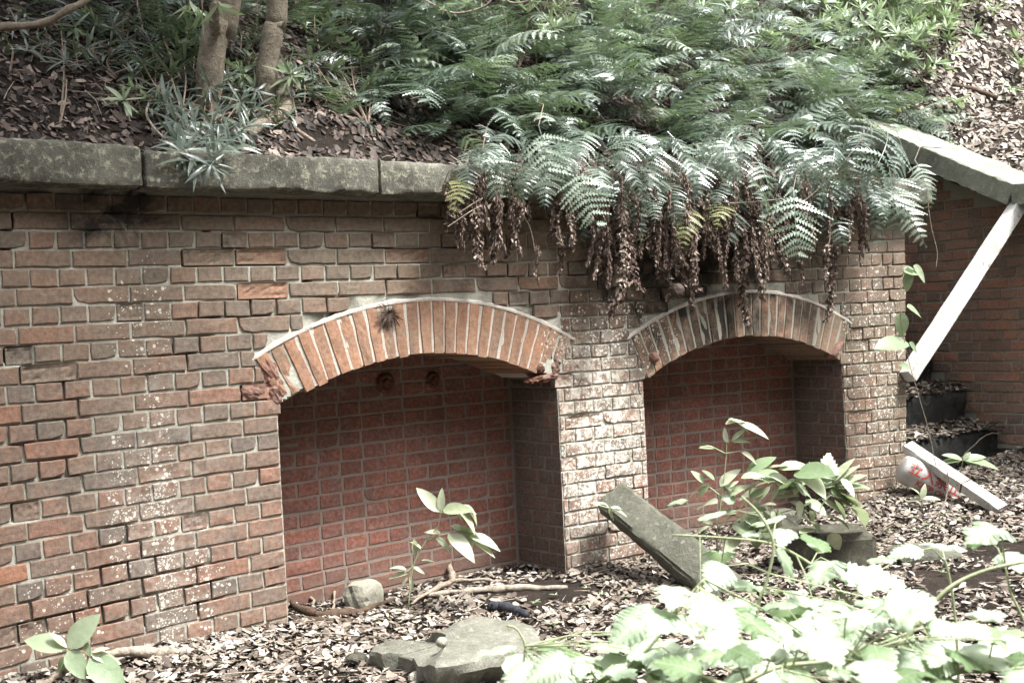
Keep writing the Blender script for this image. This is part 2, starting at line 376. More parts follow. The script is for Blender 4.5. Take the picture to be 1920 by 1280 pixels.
def brick_mesh(name, w, h, m, seed, d=.034, rough=.0012, cham=.0035):
    r = random.Random(seed); P = []
    nx = max(2, int(w / .05)); per = []
    for i in range(nx): per.append((-w / 2 + w * i / nx, -h / 2))
    per += [(w / 2, -h / 2), (w / 2, 0)]
    for i in range(nx): per.append((w / 2 - w * i / nx, h / 2))
    per += [(-w / 2, h / 2), (-w / 2, 0)]
    per = [(x + r.gauss(0, rough), z + r.gauss(0, rough)) for x, z in per]
    if r.random() < .14:                       # a knocked-off corner
        k = r.choice([0, nx, nx + 2, 2 * nx + 2]); k = min(k, len(per) - 1)
        x, z = per[k]; s = r.uniform(.004, .013); per[k] = (x - math.copysign(s, x), z - math.copysign(s * .7, z))
    n = len(per); v = []
    for x, z in per: v.append((x, d, z))
    for x, z in per: v.append((x, cham * .8, z))
    for x, z in per: v.append((x - math.copysign(cham, x), r.gauss(0, .0006), z - math.copysign(cham, z)))
    v.append((0, r.gauss(0, .001), 0)); f = []
    for i in range(n):
        j = (i + 1) % n
        f += [(i, j, n + j, n + i), (n + i, n + j, 2 * n + j, 2 * n + i), (2 * n + i, 2 * n + j, 3 * n)]
    return mesh(name, v, f, m)
def spalled_mesh(name, w, h, m, seed, d=.034, depth=.014):
    nx, nz = 12, 6; X, Z = np.meshgrid(np.linspace(-w / 2, w / 2, nx), np.linspace(-h / 2, h / 2, nz), indexing='ij')
    e = np.minimum(np.minimum(X + w / 2, w / 2 - X) / .012, np.minimum(Z + h / 2, h / 2 - Z) / .012).clip(0, 1)
    Y = .001 + depth * fbm(X * 45, Z * 60, seed, 3) * e ** .5 + (1 - e) * .002
    v = np.stack([X, Y, Z], -1).reshape(-1, 3); f = [tuple(q) for q in grid_faces(nx, nz)]
    per = [i * nz for i in range(nx)] + [(nx - 1) * nz + j for j in range(1, nz)] + [i * nz + nz - 1 for i in range(nx - 2, -1, -1)] + [j for j in range(nz - 2, 0, -1)]
    b = len(v); v = list(map(tuple, v)) + [(v[i][0], d, v[i][2]) for i in per]
    for a in range(len(per)):
        c = (a + 1) % len(per); f.append((per[a], b + a, b + c, per[c]))
    return mesh(name, v, f, m)
WIDTHS = {'stretcher': .222, 'header': .106, 'closer': .05, 'threequarter': .165}
def brick_set(m, tagn, nv=9):
    return {k: [brick_mesh(tagn + '_' + k, w, .0605, m, 100 * i + len(k)) for i in range(nv)] for k, w in WIDTHS.items()}
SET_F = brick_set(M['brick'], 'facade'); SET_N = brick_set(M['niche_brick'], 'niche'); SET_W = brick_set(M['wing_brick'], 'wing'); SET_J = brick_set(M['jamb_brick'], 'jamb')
SPALL = {k: [spalled_mesh('spalled_' + k, WIDTHS[k], .0605, M['brick'], 31 * i + 5) for i in range(4)] for k in ('stretcher', 'header')}
def pick(st, w):
    k = min(WIDTHS, key=lambda q: abs(WIDTHS[q] - w)); return k, random.choice(st[k])

# ------------------------------------------------------------------ main brick wall
wall = empty('brick_wall', (0, 0, 0), 'weathered brick wall with two arched niches under a mossy stone coping', 'wall')
# mortar bed: one real surface, recessed behind the bricks, with gaps where joints have washed out
def build_mortar():
    segs = [(-1.4, N1[0]), (N1[0], N1[1]), (N1[1], N2[0]), (N2[0], N2[1]), (N2[1], 5.15)]
    xs = []
    for a, b in segs:
        k = max(2, int((b - a) / .0095)); xs += list(np.linspace(a, b, k, endpoint=False))
    xs.append(5.15); xs = np.array(xs); zs = np.linspace(-.12, 1.86, 215)
    X, Z = np.meshgrid(xs, zs, indexing='ij')
    Y = .0042 + .008 * (fbm(X * 9, Z * 14, 3) - .40) + .006 * (fbm(X * 60, Z * 60, 8, 2) - .5)
    g = fbm(X * 3.1 + 4, Z * 3.7, 21, 3); Y = Y + .016 * np.clip((g - .55) * 8, 0, 1)
    Y = np.clip(Y, .0030, None)
    for xm, zm, w, h in SPALLS: Y[(np.abs(X - xm) < w / 2 + .002) & (np.abs(Z - zm) < h / 2 + .001)] = .026
    for (px, py, w, h) in ((138, 985, .035, .02), (418, 1046, .055, .016), (512, 1027, .03, .014), (514, 1062, .04, .015), (512, 1093, .045, .015), (388, 433, .03, .02), (576, 529, .035, .012),
                           (372, 1140, .012, .06), (6, 668, .03, .05), (8, 428, .05, .015), (8, 468, .05, .015), (395, 1150, .05, .012), (24, 413, .012, .05), (345, 480, .012, .05), (341, 460, .10, .008), (272, 1160, .01, .06), (1140, 893, .06, .012), (1190, 855, .06, .01), (1100, 810, .06, .012), (1180, 900, .012, .04)):
        q = onY(px, py); m = (np.abs(X - q[0]) < w / 2) & (np.abs(Z - q[2]) < h / 2); Y[m] = .055
    ex = endX(Z); X2 = np.where(X >= 5.149, ex - .004, X)
    f = grid_faces(len(xs), len(zs)); xc = ((X[:-1, :-1] + X[1:, 1:]) / 2).ravel(); zc = ((Z[:-1, :-1] + Z[1:, 1:]) / 2).ravel()
    keep = np.ones(len(f), bool)
    for A in ARCH:
        a, b = A['n']; m = (xc > a) & (xc < b); zi = np.where(m, A['c'][1] + np.sqrt(np.maximum(A['r'] ** 2 - (xc - A['c'][0]) ** 2, 0)), -9)
        keep &= ~(m & (zc < zi + .03))
    return mesh_big('mortar', np.stack([X2, Y, Z], -1).reshape(-1, 3), f[keep], M['mortar'], True)
mb = MB()   # top, end and back faces close the masonry body
mb.add([(-1.4, .06, 1.85), (5.28, .06, 1.85), (5.28, .44, 1.85), (-1.4, .44, 1.85)], [(0, 1, 2, 3)])
for zz in range(1): mb.add([(5.163, .004, -.1), (5.283, .004, 1.86), (5.283, .6, 1.86), (5.163, .6, -.1)], [(0, 1, 2, 3)])
mb.build('wall_core', M['mortar'], wall)

FACE = []   # (area in picture, record)
def course_bricks(n):
    """joint positions, in header widths, of course n"""
    off = -12
    if n % 2 == 0:  # the course below joint n
        pass
    return off
rowsF = []
for n in range(-1, 26):
    header = (n % 2 != 0)            # course between joints n and n+1
    us = [u * 1.0 for u in range(-12, 47)] if header else [-12.5 + 2 * k for k in range(0, 30)]
    zc = courseZ(1, n + .5)
    js = [jointX(u, zc) if -2 <= u <= 46 else .117 * u + (jointX(-2) + .234 if u < -2 else jointX(46) - 46 * .117) for u in us]
    js = [x for x in js if -1.35 < x < endX(zc) - .035] + [endX(zc)]
    cuts = []
    for i in range(len(js) - 1):
        a, b = js[i], js[i + 1]; spans = [(a, b)]
        for A in ARCH:      # clip at the niche openings and at the skewbacks
            zt = courseZ((a + b) / 2, n); zb = courseZ((a + b) / 2, n + 1); zm = (zt + zb) / 2
            new = []
            for s, e in spans:
                if zt < A['c'][1] + A['r'] * math.cos(R(A['a'])) + .005:      # plain jamb courses
                    lo, hi = A['n']
                else:
                    rr = A['r'] + RING
                    t = (zb + .25 * (zt - zb)) - A['c'][1]
                    if t >= rr: new.append((s, e)); continue
                    half = math.sqrt(rr * rr - t * t); sk = math.tan(R(A['a'])) * (t)
                    half = min(half, sk) if zm < A['c'][1] + rr * math.cos(R(A['a'])) else half
                    lo, hi = A['c'][0] - half - .002, A['c'][0] + half + .002
                if e <= lo or s >= hi: new.append((s, e)); continue
                if s < lo: new.append((s, lo))
                if e > hi: new.append((hi, e))
            spans = new
        cuts += [(s, e) for s, e in spans if e - s > .022]
    # merge slivers beside an opening into their neighbour
    rowsF.append((n, header, cuts))
recs = []
for n, header, cuts in rowsF:
    for (a, b) in cuts:
        xm = (a + b) / 2; zt = courseZ(xm, n); zb = courseZ(xm, n + 1); zm = (zt + zb) / 2
        if n == 25: zb = zt - .07; zm = zt - .035
        sl = math.atan2(courseZ(xm + .1, n + .5) - courseZ(xm - .1, n + .5), .2)
        w = b - a - random.uniform(.008, .0115); h = zt - zb - random.uniform(.008, .0105)
        if w < .012: continue
        pa = px_of((a, 0, zm)); pb = px_of((b, 0, zm)); ph = px_of((xm, 0, zt)); pl = px_of((xm, 0, zb))
        inview = pb[0] > 0 and pa[0] < 1920 and 0 < ph[1] and ph[1] < 1270
        vis = min(pb[0], 1920) - max(pa[0], 0)
        # fern curtain and foreground leaves hide these
        hid = (830 < pa[0] < 1700 and ph[1] < 440 + .05 * (pa[0] - 830)) or (n > 22 and pa[0] > 1100)
        area = vis * (pl[1] - ph[1]) * (0 if not inview else (.1 if hid else 1))
        recs.append((area, a, b, xm, zm, sl, w, h, n, header))
recs.sort(key=lambda r: -r[0])
SPECIAL = {}
for (px, py, t, sp) in ((488, 485, .97, 1), (490, 548, .99, 2), (386, 487, .7, 2), (85, 628, .93, 0), (30, 645, .5, 0), (740, 536, .95, 0), (772, 480, .9, 1), (735, 452, .3, 2), (1010, 530, .93, 0), (30, 1085, .97, 1), (410, 735, .9, 0), (20, 780, .93, 0), (250, 488, .55, 0), (470, 408, .85, 0), (70, 840, .9, 0),
                        (345, 613, .06, 0), (350, 647, .02, 0), (193, 658, .05, 0), (395, 770, .06, 0), (33, 668, .0, 2), (395, 455, .04, 0), (585, 487, .05, 0), (1155, 640, .6, 0), (1670, 688, .9, 0), (1640, 715, .85, 0), (510, 1130, .86, 0), (330, 990, .9, 0), (430, 1080, .9, 0), (700, 445, .3, 0), (740, 410, .4, 0), (1090, 795, .7, 1), (1145, 465, .8, 0), (890, 480, .9, 0), (480, 725, .9, 1), (30, 1190, .3, 1)):
    q = onY(px, py); SPECIAL[(px, py)] = (q[0], q[2], t, sp)
def tint_at(xm, zm):
    t = random.random() ** 1.05
    for x, z, tt, sp in SPECIAL.values():
        if abs(x - xm) < .07 and abs(z - zm) < .033: return tt, sp
    return t * .9, (2 if random.random() < .03 else 0)
vv = []; ff = []; aa = []; nv = 0; SPALLS = []
for i, (area, a, b, xm, zm, sl, w, h, n, header) in enumerate(recs):
    t, sp = tint_at(xm, zm); k, me = pick(SET_F, w)
    if sp and k in SPALL: me = random.choice(SPALL[k]); SPALLS.append((xm, zm, w, h))
    mat = Matrix.Translation((xm, random.uniform(-.0045, -.0005), zm + random.gauss(0, .0008))) @ Matrix.Rotation(-sl + random.gauss(0, .004), 4, 'Y') @ Matrix.Rotation(random.gauss(0, .006), 4, 'X') @ Matrix.Rotation(random.gauss(0, .008), 4, 'Z') @ Matrix.Diagonal((w / WIDTHS[k], 1, h / .0605, 1))
    if i < 300:
        o = link('brick', me, wall); o.matrix_local = mat; o['tint'] = float(t)
    else:
        co = np.array([tuple(mat @ q.co) for q in me.vertices]); vv.append(co)
        ff += [tuple(q + nv for q in p.vertices) for p in me.polygons]; aa += [t] * len(co); nv += len(co)
me = mesh('brickwork', np.concatenate(vv), ff, M['brick_all']); at = me.attributes.new('tint', 'FLOAT', 'POINT'); at.data.foreach_set('value', aa)
o = link('brickwork', me, wall); o['kind'] = 'stuff'

link('mortar', build_mortar(), wall)

# arches: ring of tapered bricks, pale mortar between and above them
def voussoir_mesh(A, seed):
    r = random.Random(seed); da = 2 * R(A['a']) / A['k']; g = .0040 / A['r']; r0, r1 = A['r'], A['r'] + .235
    v = []; f = []; nr = 5
    for j in range(nr):
        rr = r0 + (r1 - r0) * j / (nr - 1); hw = (da / 2 - g) * rr
        l = -hw + r.gauss(0, .0014); q = hw + r.gauss(0, .0014); rj = rr + (r.uniform(-.002, .007) if j == 0 else 0)
        for (x, y) in ((l, .37), (l, .002), (l + .003, -.0035 + r.gauss(0, .0008)), (0, -.005 + r.gauss(0, .001)), (q - .003, -.0035 + r.gauss(0, .0008)), (q, .002), (q, .37)): v.append((x, y, rj))
    for j in range(nr - 1):
        for i in range(6): a = j * 7 + i; f.append((a, a + 1, a + 8, a + 7))
    f.append(tuple(range(7))); f.append(tuple((nr - 1) * 7 + i for i in range(7))[::-1])
    return mesh('voussoir', v, [q[::-1] for q in f], M['arch_brick'])
for ai, A in enumerate(ARCH):
    cx, cz = A['c']; am = R(A['a']); mb = MB(); steps = 60
    # mortar body of the ring
    v = []
    lo_, hi_ = (-am * .94, am * .93) if ai == 0 else (-am, am)
    for i in range(steps + 1):
        th = lo_ + (hi_ - lo_) * i / steps
        for rr, y in ((A['r'] + .006, .36), (A['r'] + .006, (.0005 + .002 * math.sin(i * 1.7)) if ai or abs(th) < am * .82 else .05), (A['r'] + .238, -.001), (A['r'] + .238 + .006, .03)):
            v.append((cx + math.sin(th) * rr, y, cz + math.cos(th) * rr))
    mb.add(v, [(i * 4 + k, (i + 1) * 4 + k, (i + 1) * 4 + k + 1, i * 4 + k + 1) for i in range(steps) for k in range(3)])
    arch = mb.build('arch', M['mortar_white'] if ai == 0 else M['mortar'], wall)
    ms = [voussoir_mesh(A, s + 50 * ai) for s in range(7)]; da = 2 * am / A['k']
    for i in range(A['k']):
        th = -am + da * (i + .5)
        me_ = ms[(i * 3 + ai) % 7]
        if ai == 0 and (i < 2 or i >= A['k'] - 2):      # the broken bricks at the springings
            me_ = me_.copy(); rr = A['r'] + .235; sc = {0: .82, 1: .9, A['k'] - 2: .72, A['k'] - 1: .55}[i]
            for v in me_.vertices:
                v.co.z = rr - (rr - v.co.z) * sc; k_ = max(0, (rr - v.co.z) / .235 - .3); v.co.y += .03 * k_ * random.random(); v.co.x += random.gauss(0, .003) * k_
        o = link('voussoir', me_, arch)
        o.matrix_local = Matrix.Translation((cx, random.gauss(0, .002), cz)) @ Matrix.Rotation(th + random.gauss(0, .0008), 4, 'Y')
        o['tint'] = float(random.random() * (.85 if ai == 0 else .42) + (.15 if ai == 0 else 0))
    # smeared mortar line over the extrados
    mb = MB(); v = []; steps = 150
    for i in range(steps + 1):
        th = -am * 1.02 + 2 * am * 1.02 * i / steps; wv = .004 + .010 * float(fbm(i * .35, ai * 9.1, 5, 3)); k = .5 if abs(math.sin(i * .13 + ai)) < .2 else 1
        for rr, y in ((A['r'] + .233, .004), (A['r'] + .236, -.0055 * k), (A['r'] + .238 + wv, -.0055 * k), (A['r'] + .242 + wv * 1.3, .004)):
            v.append((cx + math.sin(th) * rr, y, cz + math.cos(th) * rr))
    mb.add(v, [(i * 4 + k, i * 4 + k + 1, (i + 1) * 4 + k + 1, (i + 1) * 4 + k) for i in range(steps) for k in range(3)])
    mb.build('mortar_fillet', M['mortar_white'], arch)
    A['o'] = arch

def lump(name, m, c, s, rot=(0, 0, 0), seed=0, parent=None, amp=.25, sub=3, freq=2.2, boxy=0.0, flat_bottom=None):
    bm = bmesh.new(); bmesh.ops.create_icosphere(bm, subdivisions=sub, radius=1)
    for v in bm.verts:
        p = v.co.copy()
        if boxy:
            mx = max(abs(p.x), abs(p.y), abs(p.z)); p = p.lerp(p / mx * .82, boxy)
        q = p * freq
        k = 1 + amp * (float(fbm(q.x + q.z * .7 + 5, q.y - q.z * .6, seed, 3)) - .45) * 2 + amp * .35 * (float(vn(q.x * 4 + q.z * 3, q.y * 4 + 9, seed + 3)) - .5)
        v.co = p * k
    me = bpy.data.meshes.new(name); bm.to_mesh(me); bm.free(); me.materials.append(m)
    Mx = Matrix.Rotation(rot[2], 4, 'Z') @ Matrix.Rotation(rot[1], 4, 'Y') @ Matrix.Rotation(rot[0], 4, 'X')
    me.transform(Mx @ Matrix.Diagonal((s[0], s[1], s[2], 1)))
    o = link(name, me, parent); o.location = c
    if parent is not None and parent.type == 'EMPTY': pass
    return o
# broken springer bricks
def at_wall(px, py, Y=0): return Vector(onY(px, py, Y))
lump('broken_brick', M['raw_brick'], at_wall(500, 692, .03), (.035, .045, .075), (0, R(-25), 0), 3, ARCH[0]['o'], .35, boxy=.6)
lump('broken_brick', M['raw_brick'], at_wall(516, 728, .04), (.032, .045, .055), (0, R(-20), 0), 8, ARCH[0]['o'], .4, boxy=.5)
lump('broken_brick', M['raw_brick'], at_wall(468, 735, .02), (.05, .03, .03), (0, R(15), 0), 9, ARCH[0]['o'], .4, boxy=.6)
lump('broken_brick', M['raw_brick'], at_wall(498, 765, .03), (.045, .03, .03), (0, 0, 0), 19, ARCH[0]['o'], .35, boxy=.6)
lump('broken_brick', M['raw_brick'], at_wall(1022, 668, .05), (.04, .05, .04), (0, R(20), 0), 12, ARCH[0]['o'], .4, boxy=.4)
lump('broken_brick', M['raw_brick'], at_wall(1000, 695, .06), (.04, .05, .03), (0, R(20), 0), 13, ARCH[0]['o'], .4, boxy=.4)
lump('broken_brick', M['raw_brick'], at_wall(1045, 694, .05), (.03, .05, .04), (0, R(20), 0), 14, ARCH[0]['o'], .4, boxy=.4)
lump('broken_brick', M['raw_brick'], at_wall(1030, 712, .10), (.05, .07, .022), (0, R(12), 0), 15, ARCH[0]['o'], .4, boxy=.4)
lump('broken_brick', M['raw_brick'], at_wall(1563, 655, .01), (.022, .05, .07), (0, R(48), 0), 25, ARCH[1]['o'], .2, boxy=.6)
lump('broken_brick', M['raw_brick'], at_wall(1221, 670, .01), (.03, .05, .03), (0, 0, 0), 26, ARCH[1]['o'], .15, boxy=.2)
for i_, (x_, y_, s_, m_) in enumerate(((500, 700, (.04, .03, .05), 'raw_brick'), (512, 738, (.035, .035, .045), 'raw_brick'), (480, 738, (.05, .022, .028), 'raw_brick'), (530, 690, (.022, .02, .05), 'raw_brick'), (1008, 690, (.045, .03, .03), 'rust'), (1038, 685, (.035, .03, .045), 'raw_brick'), (1025, 706, (.06, .04, .022), 'raw_brick'), (1000, 712, (.05, .04, .016), 'rust'), (1020, 650, (.028, .02, .04), 'raw_brick'))):
    lump('broken_brick', M[m_], at_wall(x_, y_, .022), s_, (0, R(random.uniform(-30, 30)), 0), 140 + i_, ARCH[0]['o'], .5, boxy=.5, freq=3)
# dry root tuft growing out of the first arch
mb = MB()
for k in range(220):
    a = random.uniform(0, 2 * math.pi); r_ = random.uniform(.01, .06) * (1.3 if k % 3 else .8)
    c = at_wall(727, 588, -.006); p = [c, c + Vector((math.cos(a) * r_ * .5, -.014, math.sin(a) * r_ * .5)), c + Vector((math.cos(a) * r_, -.008 + .004 * random.random(), math.sin(a) * r_ - .012))]
    mb.tube(p, [.0016, .0014, .0006], 3, random.random() * .6, False)
o = mb.build('root_tuft', M['dead']); tag(o, 'small dark tuft of dry rootlets growing from the first arch ring', 'root tuft')

# niches: back wall, jambs, bricks
def jamb_rows():
    return [n for n in range(10, 26)]
for ni, (x0, x1) in enumerate((N1, N2)):
    D = .378; mb = MB()
    mb.add([(x0 - .01, D + .004, -.12), (x1 + .01, D + .004, -.12), (x1 + .01, D + .004, 1.2), (x0 - .01, D + .004, 1.2)], [(0, 1, 2, 3)])
    mb.add([(x0 - .004, .01, -.12), (x0 - .004, D + .01, -.12), (x0 - .004, D + .01, 1.0), (x0 - .004, .01, 1.0)], [(0, 1, 2, 3)])
    mb.add([(x1 + .004, .01, -.12), (x1 + .004, D + .01, -.12), (x1 + .004, D + .01, 1.0), (x1 + .004, .01, 1.0)], [(3, 2, 1, 0)])
    niche = mb.build('niche', M['mortar_niche'], wall)
    for n in range(7, 26):
        header = n % 2 != 0; w0 = .117 if header else .234
        x = x0 + (.03 if header else -.05) + ni * .04; row = [x0 + .002]; x += w0 if header else w0 * .8
        while x < x1 - .03:
            if x > x0 + .03: row.append(x)
            if not header and abs(x - (x0 + .45)) < .12: x += .117
            else: x += w0
        row.append(x1 - .002)
        for a, b in zip(row[:-1], row[1:]):
            xm = (a + b) / 2; zt = courseZ(xm, n); zb = courseZ(xm, min(n + 1, 25)) if n < 25 else zt - .07; zm = (zt + zb) / 2
            if zb > intrados(min(max(xm, x0 + .01), x1 - .01)) - .0: continue
            w = b - a - .0095; h = zt - zb - .0095
            if w < .02 or h < .02: continue
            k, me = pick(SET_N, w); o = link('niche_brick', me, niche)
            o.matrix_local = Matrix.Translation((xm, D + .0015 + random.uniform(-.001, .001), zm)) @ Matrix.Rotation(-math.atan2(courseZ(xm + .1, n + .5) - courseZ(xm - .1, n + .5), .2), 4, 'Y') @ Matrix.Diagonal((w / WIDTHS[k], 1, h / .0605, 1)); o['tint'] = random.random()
    for side, X, sg in ((0, x0, 1), (1, x1, -1)):
        for n in range(11, 26):
            xs_ = [.004, .125, .242, .372] if n % 2 else [.004, .068, .19, .372]
            for a, b in zip(xs_[:-1], xs_[1:]):
                zt = courseZ(X, n); zb = courseZ(X, n + 1) if n < 25 else zt - .07
                if zt > .97: zt = .97
                w = b - a - .009; h = zt - zb - .0095; k, me = pick(SET_J, w)
                if h < .02: continue
                o = link('jamb_brick', me, niche); o.matrix_local = Matrix.Translation((X + sg * (.0015 if a > .01 else .001), (a + b) / 2, (zt + zb) / 2)) @ Matrix.Rotation(R(90) * sg, 4, 'Z') @ Matrix.Diagonal((w / WIDTHS[k], 1, h / .0605, 1)); o['tint'] = random.random() * .6
# two rusty ring plates high on the back of the first niche
for q, r_ in (((723, 718), .05), ((812, 712), .04)):
    c = Vector(onY(q[0], q[1], .372)); mb = MB(); prof = [(.0, -.022), (.3, -.02), (.45, -.008), (.75, -.012), (1.0, 0)]; v = []; f = []
    for j, (a, b) in enumerate(prof):
        for k in range(14): v.append((c.x + math.cos(k * math.pi / 7) * a * r_, c.y + b, c.z + math.sin(k * math.pi / 7) * a * r_))
    for j in range(4):
        for k in range(14): f.append((j * 14 + k, (j + 1) * 14 + k, (j + 1) * 14 + (k + 1) % 14, j * 14 + (k + 1) % 14))
    mb.add(v, f); mb.build('ring_plate', M['rust'], wall)

# ------------------------------------------------------------------ coping of the main wall
def stone_block(name, m, x0, x1, y0, y1, z0, z1, parent=None, seed=0, tilt=0, jit=.006, res=.035, cham=.009):
    """a stone with broken arrises, subdivided and worn"""
    bm = bmesh.new(); L = (x1 - x0, y1 - y0, z1 - z0); nx, ny, nz = [max(2, int(l / res)) for l in L]
    vs = {}
    def V(i, j, k):
        if (i, j, k) not in vs:
            x = x0 + L[0] * i / nx; y = y0 + L[1] * j / ny; z = z0 + L[2] * k / nz
            e = (i in (0, nx)) + (j in (0, ny)) + (k in (0, nz))
            sx = (i == 0) - (i == nx); sy = (j == 0) - (j == ny); sz = (k == 0) - (k == nz)
            c = cham * (.4 + 1.2 * float(fbm(x * 9 + y * 4, z * 9 + y * 7, seed, 2))) if e >= 2 else 0
            nn = jit * (float(fbm(x * 7 + y * 3 + seed, z * 8 - y * 5, seed + 2, 4)) - .45) * 2
            x += sx * (c + nn); y += sy * (c + nn); z += sz * (c + nn)
            z += tilt * (x - (x0 + x1) / 2)
            vs[(i, j, k)] = bm.verts.new((x, y, z))
        return vs[(i, j, k)]
    for i in range(nx):
        for j in range(ny):
            bm.faces.new((V(i, j, 0), V(i, j + 1, 0), V(i + 1, j + 1, 0), V(i + 1, j, 0))); bm.faces.new((V(i, j, nz), V(i + 1, j, nz), V(i + 1, j + 1, nz), V(i, j + 1, nz)))
        for k in range(nz):
            bm.faces.new((V(i, 0, k), V(i + 1, 0, k), V(i + 1, 0, k + 1), V(i, 0, k + 1))); bm.faces.new((V(i, ny, k), V(i, ny, k + 1), V(i + 1, ny, k + 1), V(i + 1, ny, k)))
    for j in range(ny):
        for k in range(nz):
            bm.faces.new((V(0, j, k), V(0, j, k + 1), V(0, j + 1, k + 1), V(0, j + 1, k))); bm.faces.new((V(nx, j, k), V(nx, j + 1, k), V(nx, j + 1, k + 1), V(nx, j, k + 1)))
    me = bpy.data.meshes.new(name); bm.to_mesh(me); bm.free(); me.materials.append(m); me.shade_smooth(); me.set_sharp_from_angle(angle=R(38))
    return link(name, me, parent)
cop = empty('stone_coping', (0, 0, 0), 'row of mossy grey stone blocks capping the wall above the niches', 'coping')
cuts = [-1.5, -.55, .449, 1.475, 2.35, 3.2, 4.05, 4.75, 5.39]
tops = [2.0, 1.996, 1.972, 1.962, 1.965, 1.97, 1.98, 1.988]; bots = [1.842, 1.842, 1.830, 1.822, 1.822, 1.83, 1.84, 1.842]
for i in range(len(cuts) - 1):
    stone_block('coping_stone', M['coping'], cuts[i] + .004, cuts[i + 1] - .004, -.135 + random.uniform(-.006, .006), .27, bots[i], tops[i], cop, 10 + i, tilt=(-.018 if i == 1 else -.004), jit=.012, res=.015, cham=.005)

# ------------------------------------------------------------------ wing wall right of the stair
XW = 6.40
wing = empty('brick_wall', (XW, 0, 0), 'darker brick side wall rising behind the black stone steps on the right', 'wall')
def wing_top(y): return 1.845 + .47 * max(y - .02, 0)
mb = MB(); ys = np.linspace(-1.9, 2.2, 60)
v = []
for y in ys: v += [(.006, y, -.2), (.006, y, wing_top(y) + .02), (.3, y, wing_top(y) + .02), (.3, y, -.2)]
mb.add(v, [(i * 4 + k, i * 4 + k + 1, (i + 1) * 4 + k + 1, (i + 1) * 4 + k) for i in range(len(ys) - 1) for k in range(3)] + [(0, 3, 2, 1)])
mb.build('mortar', M['mortar'], wing)
cands = []
for n in range(-10, 45):
    zt = 1.86 + .07 * 8 - n * .0695; zb = zt - .0695; header = n % 2 == 0; w0 = .1165 if header else .233
    y = -1.9 + (0 if header else .058)
    while y < 1.6:
        a, b = y, y + w0; y += w0; ym = (a + b) / 2; zm = (zt + zb) / 2
        if zt > wing_top(a) + .02 or zt < .05: continue
        # hidden by the main wall or under the steps
        qx, qy, _ = px_of((XW, ym, zm))
        if 1690 < qx < 1960 and qy < 900 and zt > .28 + .95 * max(ym - .1, 0): cands.append((0, a, b, zt, zb))
        elif qx >= 1960: cands.append((1, a, b, zt, zb))
cands.sort()
vv = []; ff = []; aa = []; nv = 0
for i, (hid, a, b, zt, zb) in enumerate(cands):
    w = b - a - .009; h = zt - zb - .0105; k, me = pick(SET_W, w)
    sl = -.012 if False else 0
    mat = Matrix.Translation((random.uniform(-.004, .003), (a + b) / 2, (zt + zb) / 2 + random.gauss(0, .0012))) @ Matrix.Rotation(R(-90), 4, 'Z') @ Matrix.Rotation(random.gauss(0, .008), 4, 'Y') @ Matrix.Diagonal((w / WIDTHS[k], 1, h / .0605, 1)); t = random.random()
    if i < 298 and not hid:
        o = link('brick', me, wing); o.matrix_local = mat; o['tint'] = t
# sloping coping stones and the level one at its foot
def beam_mesh(name, m, p0, p1, w, t, up=Vector((0, 0, 1)), seed=0, jit=.003, n=14, taper=1.0, parent=None, cham=.004, smooth=False):
    p0 = Vector(p0); p1 = Vector(p1); d = (p1 - p0); L = d.length; d.normalize(); s = d.cross(up).normalized(); u = s.cross(d); r = random.Random(seed)
    sec = [(-w / 2 + cham, -t / 2), (w / 2 - cham, -t / 2), (w / 2, -t / 2 + cham), (w / 2, t / 2 - cham), (w / 2 - cham, t / 2), (-w / 2 + cham, t / 2), (-w / 2, t / 2 - cham), (-w / 2, -t / 2 + cham)]
    v = []; f = []; ph = [r.uniform(0, 50) for _ in sec]
    for i in range(n + 1):
        c = p0 + d * (L * i / n); k = 1 + (taper - 1) * i / n
        for q, (a, b) in enumerate(sec):
            j = jit * (float(vn(i * .8, ph[q], seed)) - .5) * 2; v.append(c + s * (a * k + j) + u * (b * k + j))
    for i in range(n):
        for q in range(8): q2 = (q + 1) % 8; f.append((i * 8 + q, i * 8 + q2, (i + 1) * 8 + q2, (i + 1) * 8 + q))
    f.append(tuple(range(8))[::-1]); f.append(tuple(n * 8 + q for q in range(8)))
    return link(name, mesh(name, v, f, m, smooth), parent)
cop2 = empty('sloping_coping', (XW, 0, 1.9), 'pale stone coping sloping down the side wall beside the leaf-covered bank', 'coping')
XC = 6.19
qa, qb = onX(1722, 312, XC), onX(1895, 386, XC); CS = (qa[2] - qb[2]) / (qa[1] - qb[1]); CY, CZ = qb[1], qb[2]
def wc(y): return CZ + CS * max(y - CY, 0) + .07
segs = [(CY, .52), (.53, 1.1)]
for i, (a, b) in enumerate(segs):
    o = beam_mesh('coping_stone', M['coping2'], (XC + .27, a, wc(a)), (XC + .27, b, wc(b)), .54, .14, seed=40 + i, jit=.006, n=30, cham=.006); o.parent = cop2; o.matrix_parent_inverse = Matrix.Translation((-XW, 0, -1.9))
o = beam_mesh('coping_stone', M['coping2'], (XC + .27, -1.9, wc(-1)), (XC + .27, CY - .008, wc(-1)), .54, .14, seed=47, jit=.006, n=30, cham=.006); o.parent = cop2; o.matrix_parent_inverse = Matrix.Translation((-XW, 0, -1.9))

# ------------------------------------------------------------------ black stone steps
stair = empty('stone_steps', (5.8, .1, .1), 'flight of dark stone steps with leaf litter between the two brick walls', 'steps')
STEPS = [(.10, .375, .06), (.33, .625, .34), (.57, .875, .6), (.82, 1.12, .85), (1.07, 1.37, 1.1)]
for i, (y, zt, zb) in enumerate(STEPS):
    o = stone_block('step', M['step'], 5.16, XW - .004 - (.05 if i < 3 else 0), y, y + .42, zb - .1 if i else -.1, zt, None, 60 + i, jit=.045, res=.028, cham=.007)
    o.parent = stair; o.matrix_parent_inverse = Matrix.Translation((-5.8, -.1, -.1))

